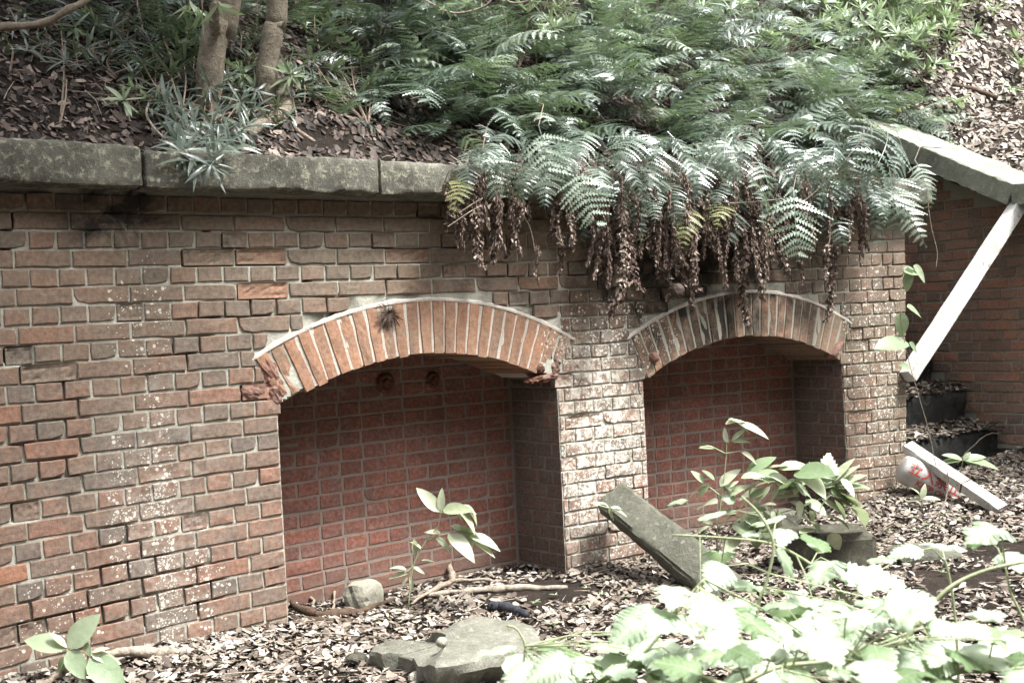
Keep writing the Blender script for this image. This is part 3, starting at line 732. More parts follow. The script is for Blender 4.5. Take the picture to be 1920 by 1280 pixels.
for o in (wall, wing, cop, cop2, stair): o['kind'] = 'thing'

# ------------------------------------------------------------------ ground and banks
def g_in(x, y):
    x = np.asarray(x, float); y = np.asarray(y, float)
    z = .095 * np.maximum(x - 4.4, 0) ** 1.15 + .012 + .035 * (fbm(x * 1.3, y * 1.3, 5) - .5) + .02 * (fbm(x * 7, y * 7, 9) - .5)
    z = z + .05 * np.exp(-((x - 5.0) / .5) ** 2 - ((y + .1) / .35) ** 2)
    z = z + .052 * np.clip((1.6 - x) / .9, 0, 1) * np.clip(1 + y / .6, 0, 1) + .02 * np.clip(1 + y / .3, 0, 1)     # leaves banked up along the left end of the wall
    r = np.hypot(x - 1.5, np.minimum(y, 0)); return z
def ground_z(x, y):
    z = g_in(x, y); x = np.asarray(x, float); y = np.asarray(y, float)
    bank = np.clip((-y - 6.6) * 1.6, 0, 12) + np.clip((-x - 9) * .6, 0, 6) * 0  # unseen bank behind the camera, made tall and steep to cut low sky light
    return z + bank * (.9 + .2 * fbm(x * .5, y * .5, 31))
def build_ground():
    xs = np.concatenate([np.linspace(-60, -3, 30, endpoint=False), np.linspace(-3, 9, 240, endpoint=False), np.linspace(9, 60, 26)])
    ys = np.concatenate([np.linspace(-60, -6, 50, endpoint=False), np.linspace(-6, .5, 150)])
    X, Y = np.meshgrid(xs, ys, indexing='ij'); Z = ground_z(X, Y)
    return mesh_big('ground', np.stack([X, Y, Z], -1).reshape(-1, 3), grid_faces(len(xs), len(ys)), M['soil'], True)
tag(link('ground', build_ground()), kind='structure')

def hill_z(x, y):
    x = np.asarray(x, float); y = np.asarray(y, float)
    yy = np.maximum(y - .12, 0); n = .10 * (fbm(x * 1.7, y * 1.7, 41) - .45) + .035 * (fbm(x * 9, y * 9, 44) - .5)
    left = 1.93 + .78 * yy + .0 * x - .10 * np.exp(-yy / .1) * 0 + n * np.clip(yy * 4 + .25, 0, 1)
    t = np.clip((x - (XW + .15)) / 1, 0, 8)
    right = 1.885 + .47 * np.maximum(y, 0) + .42 * np.maximum(x - XW - .25, 0) + .35 * np.maximum(y - .9, 0) + n * .8 * np.clip((x - XW) * 3, 0, 1)
    z = np.where(x > XW + .18, right, left)
    ch = (x > 5.30) & (x <= XW + .18); chan = np.minimum(left, np.where(y < 1.15, -.1 + y * .9, .95 + (y - 1.15) * 6))
    z = np.where(ch, chan, z)
    return np.minimum(z, 14 + .5 * n)
def build_hill():
    xs = np.unique(np.concatenate([np.linspace(-25, -2, 40), np.linspace(-2, 5.29, 180), [5.31, 5.6, 6.0, 6.4, XW + .175, XW + .19], np.linspace(XW + .2, 12, 110), np.linspace(12, 40, 40)]))
    ys = np.unique(np.concatenate([[.10, .13], np.linspace(.16, 4.5, 110), np.linspace(4.6, 30, 50)]))
    X, Y = np.meshgrid(xs, ys, indexing='ij'); Z = hill_z(X, Y)
    f = grid_faces(len(xs), len(ys))
    return mesh_big('bank', np.stack([X, Y, Z], -1).reshape(-1, 3), f, M['soil'], True)
tag(link('bank', build_hill()), kind='structure')
def build_bank_r():   # the right bank in front of y = .1, retained by the wing wall
    xs = np.unique(np.concatenate([np.linspace(XW + .2, 12, 80), np.linspace(12, 40, 30)])); ys = np.linspace(-1.9, .101, 40)
    X, Y = np.meshgrid(xs, ys, indexing='ij'); Z = 1.885 + .42 * np.maximum(X - XW - .25, 0) + (hill_z(X, np.full_like(Y, .1)) - (1.885 + .047 + .42 * np.maximum(X - XW - .25, 0))) * 1 + .04 * Y
    return mesh_big('bank_foot', np.stack([X, Y, Z], -1).reshape(-1, 3), grid_faces(len(xs), len(ys)), M['soil'], True)
tag(link('bank_foot', build_bank_r()), kind='structure')
def on_hill(px, py, lift=0.0):
    """where a line of sight meets the bank"""
    d = ray(px, py); t = 4.0
    while t < 30:
        p = CP + d * t
        if p[1] > .1 and p[2] <= float(hill_z(p[0], p[1])) + lift: return Vector(p)
        t += .03
    return Vector(CP + d * 9)
def on_ground(px, py):
    d = ray(px, py); t = 1.0
    while t < 12:
        p = CP + d * t
        if p[2] <= float(ground_z(p[0], p[1])): return Vector(p)
        t += .02
    return Vector(CP + d * 8)

# ------------------------------------------------------------------ fallen leaves (nobody could count them)
def leaf_scatter(name, m, pts, nrm, size, seed, tintf=None, curl=.4, label=None, cat=None):
    nrm = np.clip(nrm, -1.1, 1.1)
    r = np.random.default_rng(seed); n = len(pts)
    L = size[0] + (size[1] - size[0]) * r.random(n) ** 1.7; W = L * (.22 + .5 * r.random(n)); a = r.random(n) * 6.283
    tilt = r.normal(0, .30, n); roll = r.normal(0, .36, n)
    base = np.array([(-.5, 0, 0), (-.2, .5, .5), (.25, .42, .5), (.5, 0, .1), (.25, -.42, .5), (-.2, -.5, .5), (-.15, 0, -.12), (.2, 0, -.1)])
    F = np.array([(0, 6, 1), (1, 6, 7), (1, 7, 2), (2, 7, 3), (0, 5, 6), (5, 4, 7), (5, 7, 6), (4, 3, 7)])
    shp = base[None] + r.normal(0, .11, (n, 8, 3)) * np.array([1, 1, .6])
    p = shp * np.stack([L, W, L * curl * (r.random(n) - .35)], -1)[:, None, :]
    def rotx(p, t): c, s = np.cos(t)[:, None], np.sin(t)[:, None]; return np.stack([p[..., 0], p[..., 1] * c - p[..., 2] * s, p[..., 1] * s + p[..., 2] * c], -1)
    def roty(p, t): c, s = np.cos(t)[:, None], np.sin(t)[:, None]; return np.stack([p[..., 0] * c + p[..., 2] * s, p[..., 1], -p[..., 0] * s + p[..., 2] * c], -1)
    p = roty(rotx(p, roll), tilt); c, s = np.cos(a)[:, None], np.sin(a)[:, None]
    p = np.stack([p[..., 0] * c - p[..., 1] * s, p[..., 0] * s + p[..., 1] * c, p[..., 2]], -1)
    # lean onto the slope
    nx, ny = nrm[:, 0][:, None], nrm[:, 1][:, None]; p[..., 2] += p[..., 0] * nx + p[..., 1] * ny
    p += pts[:, None, :] + np.array([0, 0, .006])
    f = (F[None] + (np.arange(n) * 8)[:, None, None]).reshape(-1, 3)
    t = r.random(n) if tintf is None else np.clip(tintf(r, n), 0, 1)
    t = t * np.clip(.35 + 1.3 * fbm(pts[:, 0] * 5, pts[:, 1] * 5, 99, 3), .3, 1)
    o = link(name, mesh_big(name, p.reshape(-1, 3), f, m, False, np.repeat(t, 8))); o['kind'] = 'stuff'
    if label: o['label'] = label; o['category'] = cat
    return o
def slopes(fn, x, y):
    e = .03; return np.stack([(fn(x + e, y) - fn(x - e, y)) / (2 * e), (fn(x, y + e) - fn(x, y - e)) / (2 * e)], -1)
n = 84000; x = rng.uniform(-1, 8.2, n); y = -.01 - 3.4 * rng.random(n) ** 1.35
k = (fbm(x * 1.4 + 3, y * 1.4, 71) + .10 * rng.random(n) > np.where((x > 3.2) & (y < -.75), .40, .27)) & ((x - .6) > -(y + 5) * .9 * 0 - 2) & (x < XW + 0 * y)
x, y = x[k], y[k]; z = ground_z(x, y)
leaf_scatter('fallen_leaves', M['litter'], np.stack([x, y, z + rng.random(len(x)) * .012], -1), slopes(ground_z, x, y), (.010, .058), 3, lambda r, n: .08 + .92 * r.random(n) ** 1.0, label='pale dry fallen leaves covering the ground in front of the wall', cat='leaf litter')
n = 5200; x = rng.uniform(N1[0], N1[1], n); x[n // 2:] = rng.uniform(N2[0], N2[1], n - n // 2); y = rng.uniform(0, .37, n); k = rng.random(n) < .45; x, y = x[k], y[k]
leaf_scatter('fallen_leaves', M['litter'], np.stack([x, y, ground_z(x, y) + .004 + .05 * (y / .37) * 0], -1), slopes(ground_z, x, y), (.014, .045), 4, label='dry fallen leaves lying on the floor of the niches', cat='leaf litter')
n = 21000; x = rng.uniform(-.6, 5.2, n); y = .13 + 1.9 * rng.random(n) ** 1.2; k = fbm(x * 3, y * 3, 77) > .22; x, y = x[k], y[k]
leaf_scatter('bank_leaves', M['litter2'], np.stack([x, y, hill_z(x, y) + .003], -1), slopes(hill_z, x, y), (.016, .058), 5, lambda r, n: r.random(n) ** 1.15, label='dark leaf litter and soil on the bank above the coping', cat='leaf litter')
n = 30000; x = XW + .2 + 5.4 * rng.random(n); y = -.6 + 4.6 * rng.random(n); z = np.where(y > .1, hill_z(x, np.maximum(y, .1)), hill_z(x, np.full(n, .1)) + .04 * y)
leaf_scatter('bank_leaves', M['litter'], np.stack([x, y, z + .004], -1), slopes(lambda a, b: hill_z(a, np.maximum(b, .13)), x, y), (.02, .075), 6, lambda r, n: .12 + .88 * r.random(n) ** .8, label='bright dry leaves covering the bank above the sloping coping', cat='leaf litter')
ps = []
for i, (y0, zt, zb) in enumerate(STEPS[:4]):
    n = 1100; x = rng.uniform(5.2, XW - .03, n); yy = y0 - .015 + (.27) * rng.random(n); ps.append(np.stack([x, yy, zt + .004 + (.05 * (yy - y0) / .25) + .02 * rng.random(n)], -1))
ps = np.concatenate(ps); leaf_scatter('step_leaves', M['litter'], ps, np.zeros((len(ps), 2)), (.02, .06), 7, lambda r, n: r.random(n) ** 1.2 * .9, label='dry fallen leaves lying on the black stone steps', cat='leaf litter')
# small twigs and stalks among the leaves
def twigs(name, m, n, xr, yr, fn, seed, lab):
    r = random.Random(seed); mb = MB()
    for _ in range(n):
        x = r.uniform(*xr); y = r.uniform(*yr); a = r.uniform(0, 6.28); L = r.uniform(.04, .22); k = r.gauss(0, .25)
        p = [Vector((x + math.cos(a + k * t) * L * t, y + math.sin(a + k * t) * L * t, 0)) for t in (0, .5, 1)]
        for q in p: q.z = float(fn(q.x, max(q.y, .12) if fn is hill_z else q.y)) + .012 + r.uniform(0, .012)
        rd = r.uniform(.0012, .0034); mb.tube(p, [rd, rd, rd * .5], 4, r.random())
    o = mb.build(name, m); tag(o, lab, 'twigs', kind='stuff')
twigs('fallen_twigs', M['twig'], 420, (.2, 6), (-2.6, -.03), ground_z, 1, 'thin dry twigs and stalks scattered among the fallen leaves')
twigs('bank_twigs', M['drift'], 260, (-.4, 5), (.15, 1.6), hill_z, 2, 'thin dry twigs scattered over the soil of the bank')
twigs('slope_twigs', M['darkwood'], 120, (6.9, 9.5), (.15, 3), hill_z, 3, 'dark twigs scattered over the bright leafy bank on the right')
# ------------------------------------------------------------------ plants: shared leaf and frond meshes
def frond_mesh(L, W, pairs, seed, arch=.5, mat='fern', prof='delta', lobes=8, curl=.15, droop=.15):
    """a twice-cut frond: rachis, pairs of long toothed pinnae with gaps between them"""
    r = random.Random(seed); mb = MB(); n = 12; pts = []; ang = R(r.uniform(25, 55)) * (arch > .35); p = Vector((0, 0, 0)); side = r.uniform(-.5, .5)
    for i in range(n + 1):
        pts.append(p.copy()); p = p + Vector((math.cos(ang) * math.cos(side * i / n), math.cos(ang) * math.sin(side * i / n), math.sin(ang))) * (L / n); ang -= arch * R(115) / n * (.4 + 1.2 * i / n)
    mb.tube(pts, [.0024 * (1 - .7 * i / n) for i in range(n + 1)], 3, .5, False)
    def at(t):
        i = min(int(t * n), n - 1); f = t * n - i; return pts[i].lerp(pts[i + 1], f), (pts[i + 1] - pts[i]).normalized()
    sp = L * .84 / pairs
    for k in range(pairs):
        q = k / (pairs - 1); t = .16 + .83 * q; c, d = at(t); sd = Vector((0, 0, 1)).cross(d)
        if sd.length < .1: sd = Vector((0, 1, 0))
        sd.normalize(); up = d.cross(sd)
        l = W * ((1 - q) ** .7 * .97 + .05) * (min(1, .72 + q * 2) if prof == 'delta' else 1)
        for s in (-1, 1):
            if r.random() < .04: continue
            lk = l * r.uniform(.8, 1.12); dr = (sd * s + d * r.uniform(.15, .55) + up * r.uniform(-.15, .10)).normalized(); wd = min(sp * .50, lk * .30) * r.uniform(.85, 1.1); cc = curl * r.uniform(.3, 1.6)
            m = max(4, int(lobes * lk / W + 3)); cs = [c + dr * lk * j / m + up * (-cc * lk * (j / m) ** 2) + d * (.12 * lk * (j / m) ** 2) for j in range(m + 1)]
            fw = (d - dr * d.dot(dr)).normalized(); tt = r.random() * .3; v = list(cs); f = []; tw = r.uniform(-.35, .35)
            for j in range(m):
                w = wd * (1 - (j / m) ** 1.8) + .0015; a = cs[j].lerp(cs[j + 1], .62); w1 = w * r.uniform(.85, 1.1); fu = fw + up * tw
                v += [a + fu * w1 + dr * w * .45, a - fu * w1 + dr * w * .45]
                f += [(j, j + 1, m + 1 + 2 * j), (j + 1, j, m + 2 + 2 * j)]
            for j in range(m): # web joining the lobes along the midrib
                w = wd * (1 - (j / m) ** 1.8) * .38; 
            mb.add(v, f, tt)
    me = mesh('frond', mb.v, mb.f, M[mat]); a = me.attributes.new('tint', 'FLOAT', 'POINT'); a.data.foreach_set('value', mb.a); return me
FR = [frond_mesh(.40 + .05 * (i % 4), .14 + .014 * (i % 3), 11 + i % 4, 200 + i, (.25, .5, .75, .95, .6)[i % 5], curl=(.1, .3, .2)[i % 3]) for i in range(12)]
FR_P = [frond_mesh(.40 + .04 * i, .14, 12, 260 + i, (.3, .6, .85)[i % 3], 'fern_pale', curl=.25) for i in range(5)]
FR_Y = [frond_mesh(.38, .12, 11, 270 + i, .7, 'fern_yellow', curl=.2) for i in range(2)]
FR_D = [frond_mesh(.34, .19, 10, 280 + i, .3, 'fern_silver', 'delta', 9, .22) for i in range(3)]
def blade_mesh(name, m, L=1, W=.14, seg=6, fold=.25, bend=.15, prof=None):
    """folded leaf blade along +X, unit length; width profile"""
    v = []; f = []
    for i in range(seg + 1):
        t = i / seg; w = W * .5 * (math.sin(math.pi * t ** .8) ** .75 if prof is None else prof(t)); z = -bend * t * t
        v += [(t, -w, z + w * fold), (t, 0, z), (t, w, z + w * fold)]
    for i in range(seg):
        a = 3 * i; f += [(a, a + 3, a + 4, a + 1), (a + 1, a + 4, a + 5, a + 2)]
    me = mesh(name, v, f, m, True); at = me.attributes.new('tint', 'FLOAT', 'POINT'); at.data.foreach_set('value', [random.random() * .2] * len(v)); return me
def serrate_mesh(name, m, seed, W=.75, teeth=9, lobed=False, bend=.3, petiole=.18):
    r = random.Random(seed); v = []; f = []; N_ = teeth * 2
    v.append((-petiole, 0, 0)); c0 = 1
    for i in range(N_ + 1):
        t = i / N_; v.append((t, 0, -bend * t * t + .02))
    def prof(t):
        b = math.sin(math.pi * min(1, t ** .62)) ** .8 if not lobed else (math.sin(math.pi * t ** .55) ** .6) * (1 + .28 * math.sin(t * 13 - .6))
        return b * W * .5
    for s in (-1, 1):
        b = len(v)
        for i in range(N_ + 1):
            t = i / N_; w = prof(t) * (1.0 if i % 2 else .86) + r.gauss(0, .012); w = max(w, .003); x = t + (.035 if i % 2 else -.01); wav = .035 * math.sin(t * 12 + s + seed)
            v.append((x, s * w * .5, -bend * t * t + .02 + .10 * w + wav * .4)); v.append((x + .03 * (i % 2), s * w, -bend * t * t - .12 * w * w + wav))
        for i in range(N_):
            a = c0 + i; c = b + 2 * i; q = [(a, a + 1, c + 2, c), (c, c + 2, c + 3, c + 1)]
            f += q if s > 0 else [z[::-1] for z in q]
    f.append((0, 1, c0 + N_ + 1)) if False else None
    me = mesh(name, v, f, m, True); at = me.attributes.new('tint', 'FLOAT', 'POINT'); at.data.foreach_set('value', [r.random() * .3] * len(v)); return me
LANCE = [blade_mesh('lance_leaf', M['narrow'], W=.11 + .02 * i, bend=.1 + .2 * i) for i in range(3)]
LANCE_P = [blade_mesh('lance_leaf_pale', M['narrow_pale'], W=.14 + .03 * i, bend=.15 * i) for i in range(3)]
OV = [serrate_mesh('toothed_leaf', M['fore'], 5 + i, .72 + .07 * i, 8 + i, i % 2 == 0, .15 + .12 * i) for i in range(4)]
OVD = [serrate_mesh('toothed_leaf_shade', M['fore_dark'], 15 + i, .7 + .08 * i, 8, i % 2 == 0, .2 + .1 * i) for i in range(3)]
SAP = [blade_mesh('sapling_leaf', M['sap'], W=.34 + .05 * i, seg=7, bend=.1 + .14 * i, fold=.3) for i in range(3)]
SAPG = [blade_mesh('vine_leaf', M['narrow_pale'], W=.45 + .1 * i, seg=7, bend=.15, fold=.2) for i in range(2)]

def frame(p, d, nrm, s):
    d = Vector(d).normalized(); z = Vector(nrm); z = (z - d * z.dot(d))
    if z.length < 1e-3: z = Vector((0, 0, 1)) - d * d.z
    z.normalize(); y = z.cross(d); m = Matrix.Identity(4)
    for i in range(3): m[i][0] = d[i]; m[i][1] = y[i]; m[i][2] = z[i]; m[i][3] = p[i]
    return m @ Matrix.Diagonal((s, s, s, 1))
def put(name, me, parent, p, d, nrm, s):
    o = link(name, me, parent); m = frame(p, d, nrm, s)
    o.matrix_local = Matrix.Translation(-parent.location) @ m if parent.type == 'EMPTY' else m
    return o
def child_of(o, e): o.parent = e; o.matrix_local = Matrix.Translation(-e.location); return o
def inside(px, py, poly):
    c = False; j = len(poly) - 1
    for i in range(len(poly)):
        a, b = poly[i], poly[j]
        if (a[1] > py) != (b[1] > py) and px < (b[0] - a[0]) * (py - a[1]) / (b[1] - a[1]) + a[0]: c = not c
        j = i
    return c
TOCAM = Vector((-CF[0], -CF[1], 0.2)).normalized()
def jit(s=.3): return Vector((random.gauss(0, s), random.gauss(0, s), random.gauss(0, s)))

# ---- trees on the bank
def tree(name, label, trunk_pts, radii, crown_c, crown_r, nleaf, seed, extra=()):
    base = Vector(trunk_pts[0]); t = empty(name, base, label, 'tree'); r = random.Random(seed)
    mb = MB(); sp = [q + np.array([random.gauss(0, .002), random.gauss(0, .002), 0]) for q in spline(trunk_pts, 22)]; rad = [float(np.interp(i / 22, np.linspace(0, 1, len(radii)), radii)) * (1 + .05 * math.sin(i * .9 + seed)) for i in range(23)]
    mb.tube(sp, rad, 14); child_of(mb.build('trunk', M['bark'], None, True), t)
    for nm, pts, rr, mt in extra:
        mb = MB(); s2 = spline(pts, 16); mb.tube(s2, [float(np.interp(i / 16, [0, 1], rr)) * (1 + .1 * math.sin(i * 1.9)) for i in range(17)], 8); child_of(mb.build(nm, M[mt], None, True), t)
    if nleaf:
        top = Vector(trunk_pts[-1]); mb = MB(); cc = [Vector(crown_c) + Vector((r.gauss(0, .5), r.gauss(0, .5), r.gauss(0, .3))) * crown_r for _ in range(16)]
        for c in cc: m_ = (top + c) / 2 + Vector((0, 0, .2)); mb.tube([top, m_, c], [.03, .018, .006], 5)
        child_of(mb.build('branch', M['bark']), t)
        R_ = np.random.default_rng(seed); k = R_.integers(0, len(cc), nleaf); P0 = np.array([tuple(cc[i]) for i in k]) + R_.normal(0, .22, (nleaf, 3)) * crown_r
        a = R_.normal(size=(nleaf, 3)); a /= np.linalg.norm(a, axis=1)[:, None]; b = np.cross(a, R_.normal(size=(nleaf, 3))); b /= np.linalg.norm(b, axis=1)[:, None]
        l = R_.uniform(.05, .1, nleaf)[:, None]; v = np.stack([P0 - a * l, P0 + b * l * .35, P0 + a * l, P0 - b * l * .35], 1).reshape(-1, 3)
        f = np.arange(nleaf * 4).reshape(-1, 4); o = link('crown', mesh_big('crown', v, f, M['crown'], False, R_.random(nleaf * 4))); child_of(o, t)
    return t
def H(px, py, l=0): return on_hill(px, py) + Vector((0, 0, l))
a = H(392, 205); a2 = Vector(onY(400, 90, a.y - .02)); a3 = Vector(onY(425, 0, a.y - .05)); a4 = a3 + (a3 - a2) * 2.5 + Vector((0, -.2, 1.2))
tree('tree', 'leaning brown tree trunk behind the narrow-leaved shrub above the coping', [a - Vector((0, 0, .08)), Vector(onY(392, 150, a.y)), a2, Vector(onY(412, 40, a.y - .03)), a3, a4], [.055, .058, .062, .066, .066, .045], (a4.x - .7, a4.y - .5, a4.z + .6), 1.4, 9000, 3,
     [('branch_stub', [Vector(onY(405, 60, a.y - .1)), Vector(onY(402, 30, a.y - .16)), Vector(onY(408, 5, a.y - .2))], (.03, .02), 'bark')])
b = H(505, 190); b2 = Vector(onY(508, 90, b.y)); b3 = Vector(onY(520, 0, b.y)); b4 = b3 + (b3 - b2) * 3 + Vector((0, 0, .8))
root = [Vector(onY(524, 165, b.y - .03)), Vector(onY(536, 205, b.y - .10)), H(520, 232, .03), H(485, 250, .03), H(455, 258, .0)]
tree('tree', 'slim pale tree trunk with a thick bent root above the coping', [b - Vector((0, 0, .1)), Vector(onY(500, 150, b.y)), b2, Vector(onY(514, 45, b.y)), b3, b4], [.058, .052, .047, .048, .047, .035], (b4.x + .2, b4.y + .2, b4.z + .5), 1.2, 6000, 5,
     [('root', root, (.038, .028), 'bark'), ('root', [H(530, 232, .02), H(560, 252, .012), H(590, 266, .0)], (.016, .008), 'twig'), ('root', [H(470, 225, .02), H(430, 222, .02), H(380, 232, 0)], (.01, .006), 'twig')])
# bare branch reaching in at the top left
t = empty('bare_branch', onD(-60, 60, 4.9), 'grey bare branch reaching in above the bank at the top left', 'branch')
mb = MB(); mb.tube(spline([onD(-90, 52, 4.9), onD(0, 51, 4.95), (onD(80, 44, 5.0)), onD(128, 18, 5.0), onD(165, -4, 5.05), onD(230, -80, 5.1)], 20), [.018 * (1 + .15 * math.sin(i * 1.7)) - .0003 * i for i in range(21)], 8)
child_of(mb.build('limb', M['twig'], None, True), t)
mb = MB(); mb.tube([onD(-90, 52, 4.9), onD(-160, 30, 4.6), onD(-320, 200, 4.4), onD(-420, 900, 4.6)], [.018, .022, .03, .04], 8); child_of(mb.build('stem', M['bark'], None, True), t)

# ---- ferns
def zone(px, py):
    xs_ = ((700, 'behind the slim trunk'), (900, 'at the left end of the thicket'), (1080, 'above the first arch'), (1230, 'above the pier between the niches'), (1400, 'left above the second arch'), (1560, 'right above the second arch'), (9999, 'above the right end of the wall'))
    return next(n for x, n in xs_ if px < x) + (', high up' if py < 70 else ', mid slope' if py < 170 else ', near the coping' if py < 285 else '')
def fern(px, py, k, label, group, mats=FR, size=1.0, spread=1.0, out=None, root=None, lift=0):
    p = root or on_hill(px, py); p = p + Vector((0, -.3 * lift, lift)); e = empty('fern', p, label, 'fern', group); base = random.uniform(0, 6.28)
    for i in range(k):
        az = base + i * 6.283 / k + random.gauss(0, .25); d = Vector((math.cos(az) * spread, math.sin(az) * spread, 0)) + Vector((.45, -.8, -.05)) * (1 if out is None else out)
        d.normalize(); d.z = random.uniform(-.45, .45) - .15 * (d.y < -.5); me = random.choice(mats); s = size * random.uniform(.65, 1.15)
        o = put('frond', me, e, p + Vector((0, 0, .02)), d, Vector((0, 0, 1)) + TOCAM * random.uniform(0, .45) + jit(.22), s)
    return e
MAIN = [(560, -40), (1560, -40), (1660, 110), (1700, 250), (1690, 300), (850, 292), (770, 235), (620, 160)]
cnt = 0
py = -30
while py < 300:
    px = 540 + random.uniform(0, 60)
    while px < 1710:
        x, y = px + random.gauss(0, 26), py + random.gauss(0, 15); lf = max(0, 1.3 * (float(fbm(x / 90, y / 50, 12, 3)) - .42))
        if inside(x, y, MAIN) and not (y < 60 and x > 1300 and random.random() < .5):
            near = y > 215
            fern(x, y, 6, 'arching green fern ' + zone(x, y), 'ferns in the thicket above the niches', FR + (FR_P if random.random() < (.55 if 60 < y < 230 and x > 750 else .2) else []), (1.0 if near else .9) * random.uniform(.65, 1.15), random.uniform(.6, 1.3), random.uniform(.3, 1.4), lift=lf); cnt += 1
        px += 50 + .06 * abs(300 - py)
    py += 24
for px, py in ((110, 20), (170, 45), (240, 30), (300, 20), (90, -20), (200, -10), (330, 60), (280, 85), (380, 20), (450, 40), (470, 90), (560, 60), (580, 110), (610, 175), (640, 235), (680, 190), (30, -10), (340, 110), (215, 80), (450, 10), (560, 10)):
    fern(px, py, 5, 'dark fern growing on the shaded bank between and behind the tree trunks', 'ferns on the shaded bank', FR, .7 if px < 600 else .6, 1.0, .6)
for px, py in ((1500, 60), (1530, 100), (1560, 130), (1580, 160), (1600, 185), (1620, 205), (1470, 90), (1500, 130), (1540, 165), (1570, 195), (1600, 215)):
    p_ = Vector(onX(px, py + 25, random.uniform(5.1, 5.6))); p_.y = min(max(p_.y, .5), 1.5); fern(px, py, 6, 'bushy fern screening the head of the stone steps', 'ferns at the head of the steps', FR + FR_P, 1.0, 1.2, .5, root=p_)
for px, py in ((1600, 235), (1650, 260), (1680, 285), (1690, 250), (1620, 290)):
    fern(px, py, 6, 'pale yellow-green fern hanging over the right end of the coping', 'ferns hanging over the right end of the coping', FR_P + FR_Y[:1], .9, .8, 1.2)
def hang(px0, py0, px1, py1, Y, meshes, label, width=1.0, group=None):
    p = Vector(onY(px0, py0, Y + .08)); q = Vector(onY(px1, py1, Y)); d = q - p; me = random.choice(meshes); e = empty('fern', p, label, 'fern', group)
    L = max((v.co.length for v in me.vertices)); o = put('frond', me, e, p, d, (TOCAM * random.uniform(.3, 1.2) + Vector((random.gauss(0, .5), 0, .55)) + jit(.25)) if group else TOCAM + Vector((0, 0, .25)), d.length / L * (1.05 if group else 1.15))
    mb = MB(); r0 = Vector(onY(px0 + random.uniform(-10, 10), min(py0 - 45, 290), .1)); mb.tube([r0, (r0 + p) / 2 + Vector((0, -.05, .03)), p], .002, 4); (child_of(mb.build('stalk', M['stem_brown']), e) if not group else None)
hang(1085, 312, 1100, 415, -.40, FR_D, 'pale broad fern frond hanging alone below the thicket, left of the dead fronds')
hang(1488, 352, 1492, 465, -.40, FR_D, 'silvery broad fern frond hanging in front of the coping above the second niche')
hang(1010, 235, 1042, 345, -.42, FR_D, 'bright fern frond drooping over the coping above the first arch')
hang(905, 278, 930, 362, -.22, FR_D, 'small pale frond drooping beside the dead fronds at the left end of the thicket')
hang(868, 330, 862, 425, -.2, FR_Y, 'narrow dull green frond hanging among the leftmost dead fronds')
hang(1290, 385, 1285, 470, -.24, FR_Y, 'yellowish frond hanging in the middle of the dead fronds')
hang(1355, 380, 1345, 455, -.24, FR_Y, 'yellowing frond hanging left of the silvery frond')
hang(1672, 345, 1690, 468, -.24, FR_P, 'lowest pale green frond hanging at the right end of the wall')
hang(1715, 300, 1735, 385, -.2, FR_P, 'bright yellow-green frond hanging past the last coping stone')
hang(1560, 400, 1570, 455, -.22, FR, 'dark green frond hanging low beside the right end of the wall')
for x0 in range(860, 1690, 19):      # green fronds draping over the stone edge
    y0 = 262 + random.uniform(-25, 30); hang(x0 + random.uniform(-12, 12), y0, x0 + random.uniform(-60, 80), y0 + random.uniform(45, 105) + (20 if x0 > 1080 else 0), random.uniform(-.30, -.16), FR * 2 + FR_P[:1], 'green frond over the coping edge ' + zone(x0, 400), group='fronds draping over the coping')
for x0 in list(range(1090, 1680, 17)) + list(range(880, 1090, 26)):
    y0 = 315 + random.uniform(-25, 40) - (30 if x0 < 1090 else 0); hang(x0, y0, x0 + random.uniform(-30, 40), y0 + random.uniform(65, 125), random.uniform(-.27, -.15), FR, 'green frond hanging below the coping edge ' + zone(x0, 400), group='fronds draping over the coping')

# ---- dead fronds: brown crumpled strands
def dead_mesh(L, seed, w=.035):
    r = random.Random(seed); mb = MB(); n = 16; pts = []; sw = r.uniform(-.12, .12)
    for i in range(n + 1):
        t = i / n; pts.append(Vector((sw * L * math.sin(t * 3) + .01 * math.sin(t * 9 + seed), .01 * math.sin(t * 7), -L * t)))
    mb.tube(pts, .0018, 3, .6, False)
    for i in range(int(L * 900)):
        t = r.uniform(.18, 1) ** .9; k = min(int(t * n), n - 1); c = pts[k].lerp(pts[k + 1], t * n - k); ww = w * math.sin(math.pi * min(1, .12 + t * .86)) ** .6
        a = r.uniform(0, 6.28); q = c + Vector((math.cos(a), math.sin(a) * .7, 0)) * ww * r.random(); d = Vector((math.cos(a) * .2, math.sin(a) * .2, -1)) + Vector((r.gauss(0, .28), r.gauss(0, .28), r.gauss(0, .2))); d.normalize()
        l = r.uniform(.008, .030); s = d.cross(Vector((r.gauss(0, 1), r.gauss(0, 1), .2))).normalized() * l * r.uniform(.10, .24); u = d.cross(s).normalized() * l * .25
        mb.add([q, q + d * l * .5 + s + u, q + d * l, q + d * l * .5 - s + u], [(0, 1, 2), (0, 2, 3)], r.random())
    me = mesh('dead_frond', mb.v, mb.f, M['dead']); at = me.attributes.new('tint', 'FLOAT', 'POINT'); at.data.foreach_set('value', mb.a); return me
DM = [dead_mesh(.30 + .05 * i, 300 + i, .012 + .005 * (i % 3)) for i in range(6)]
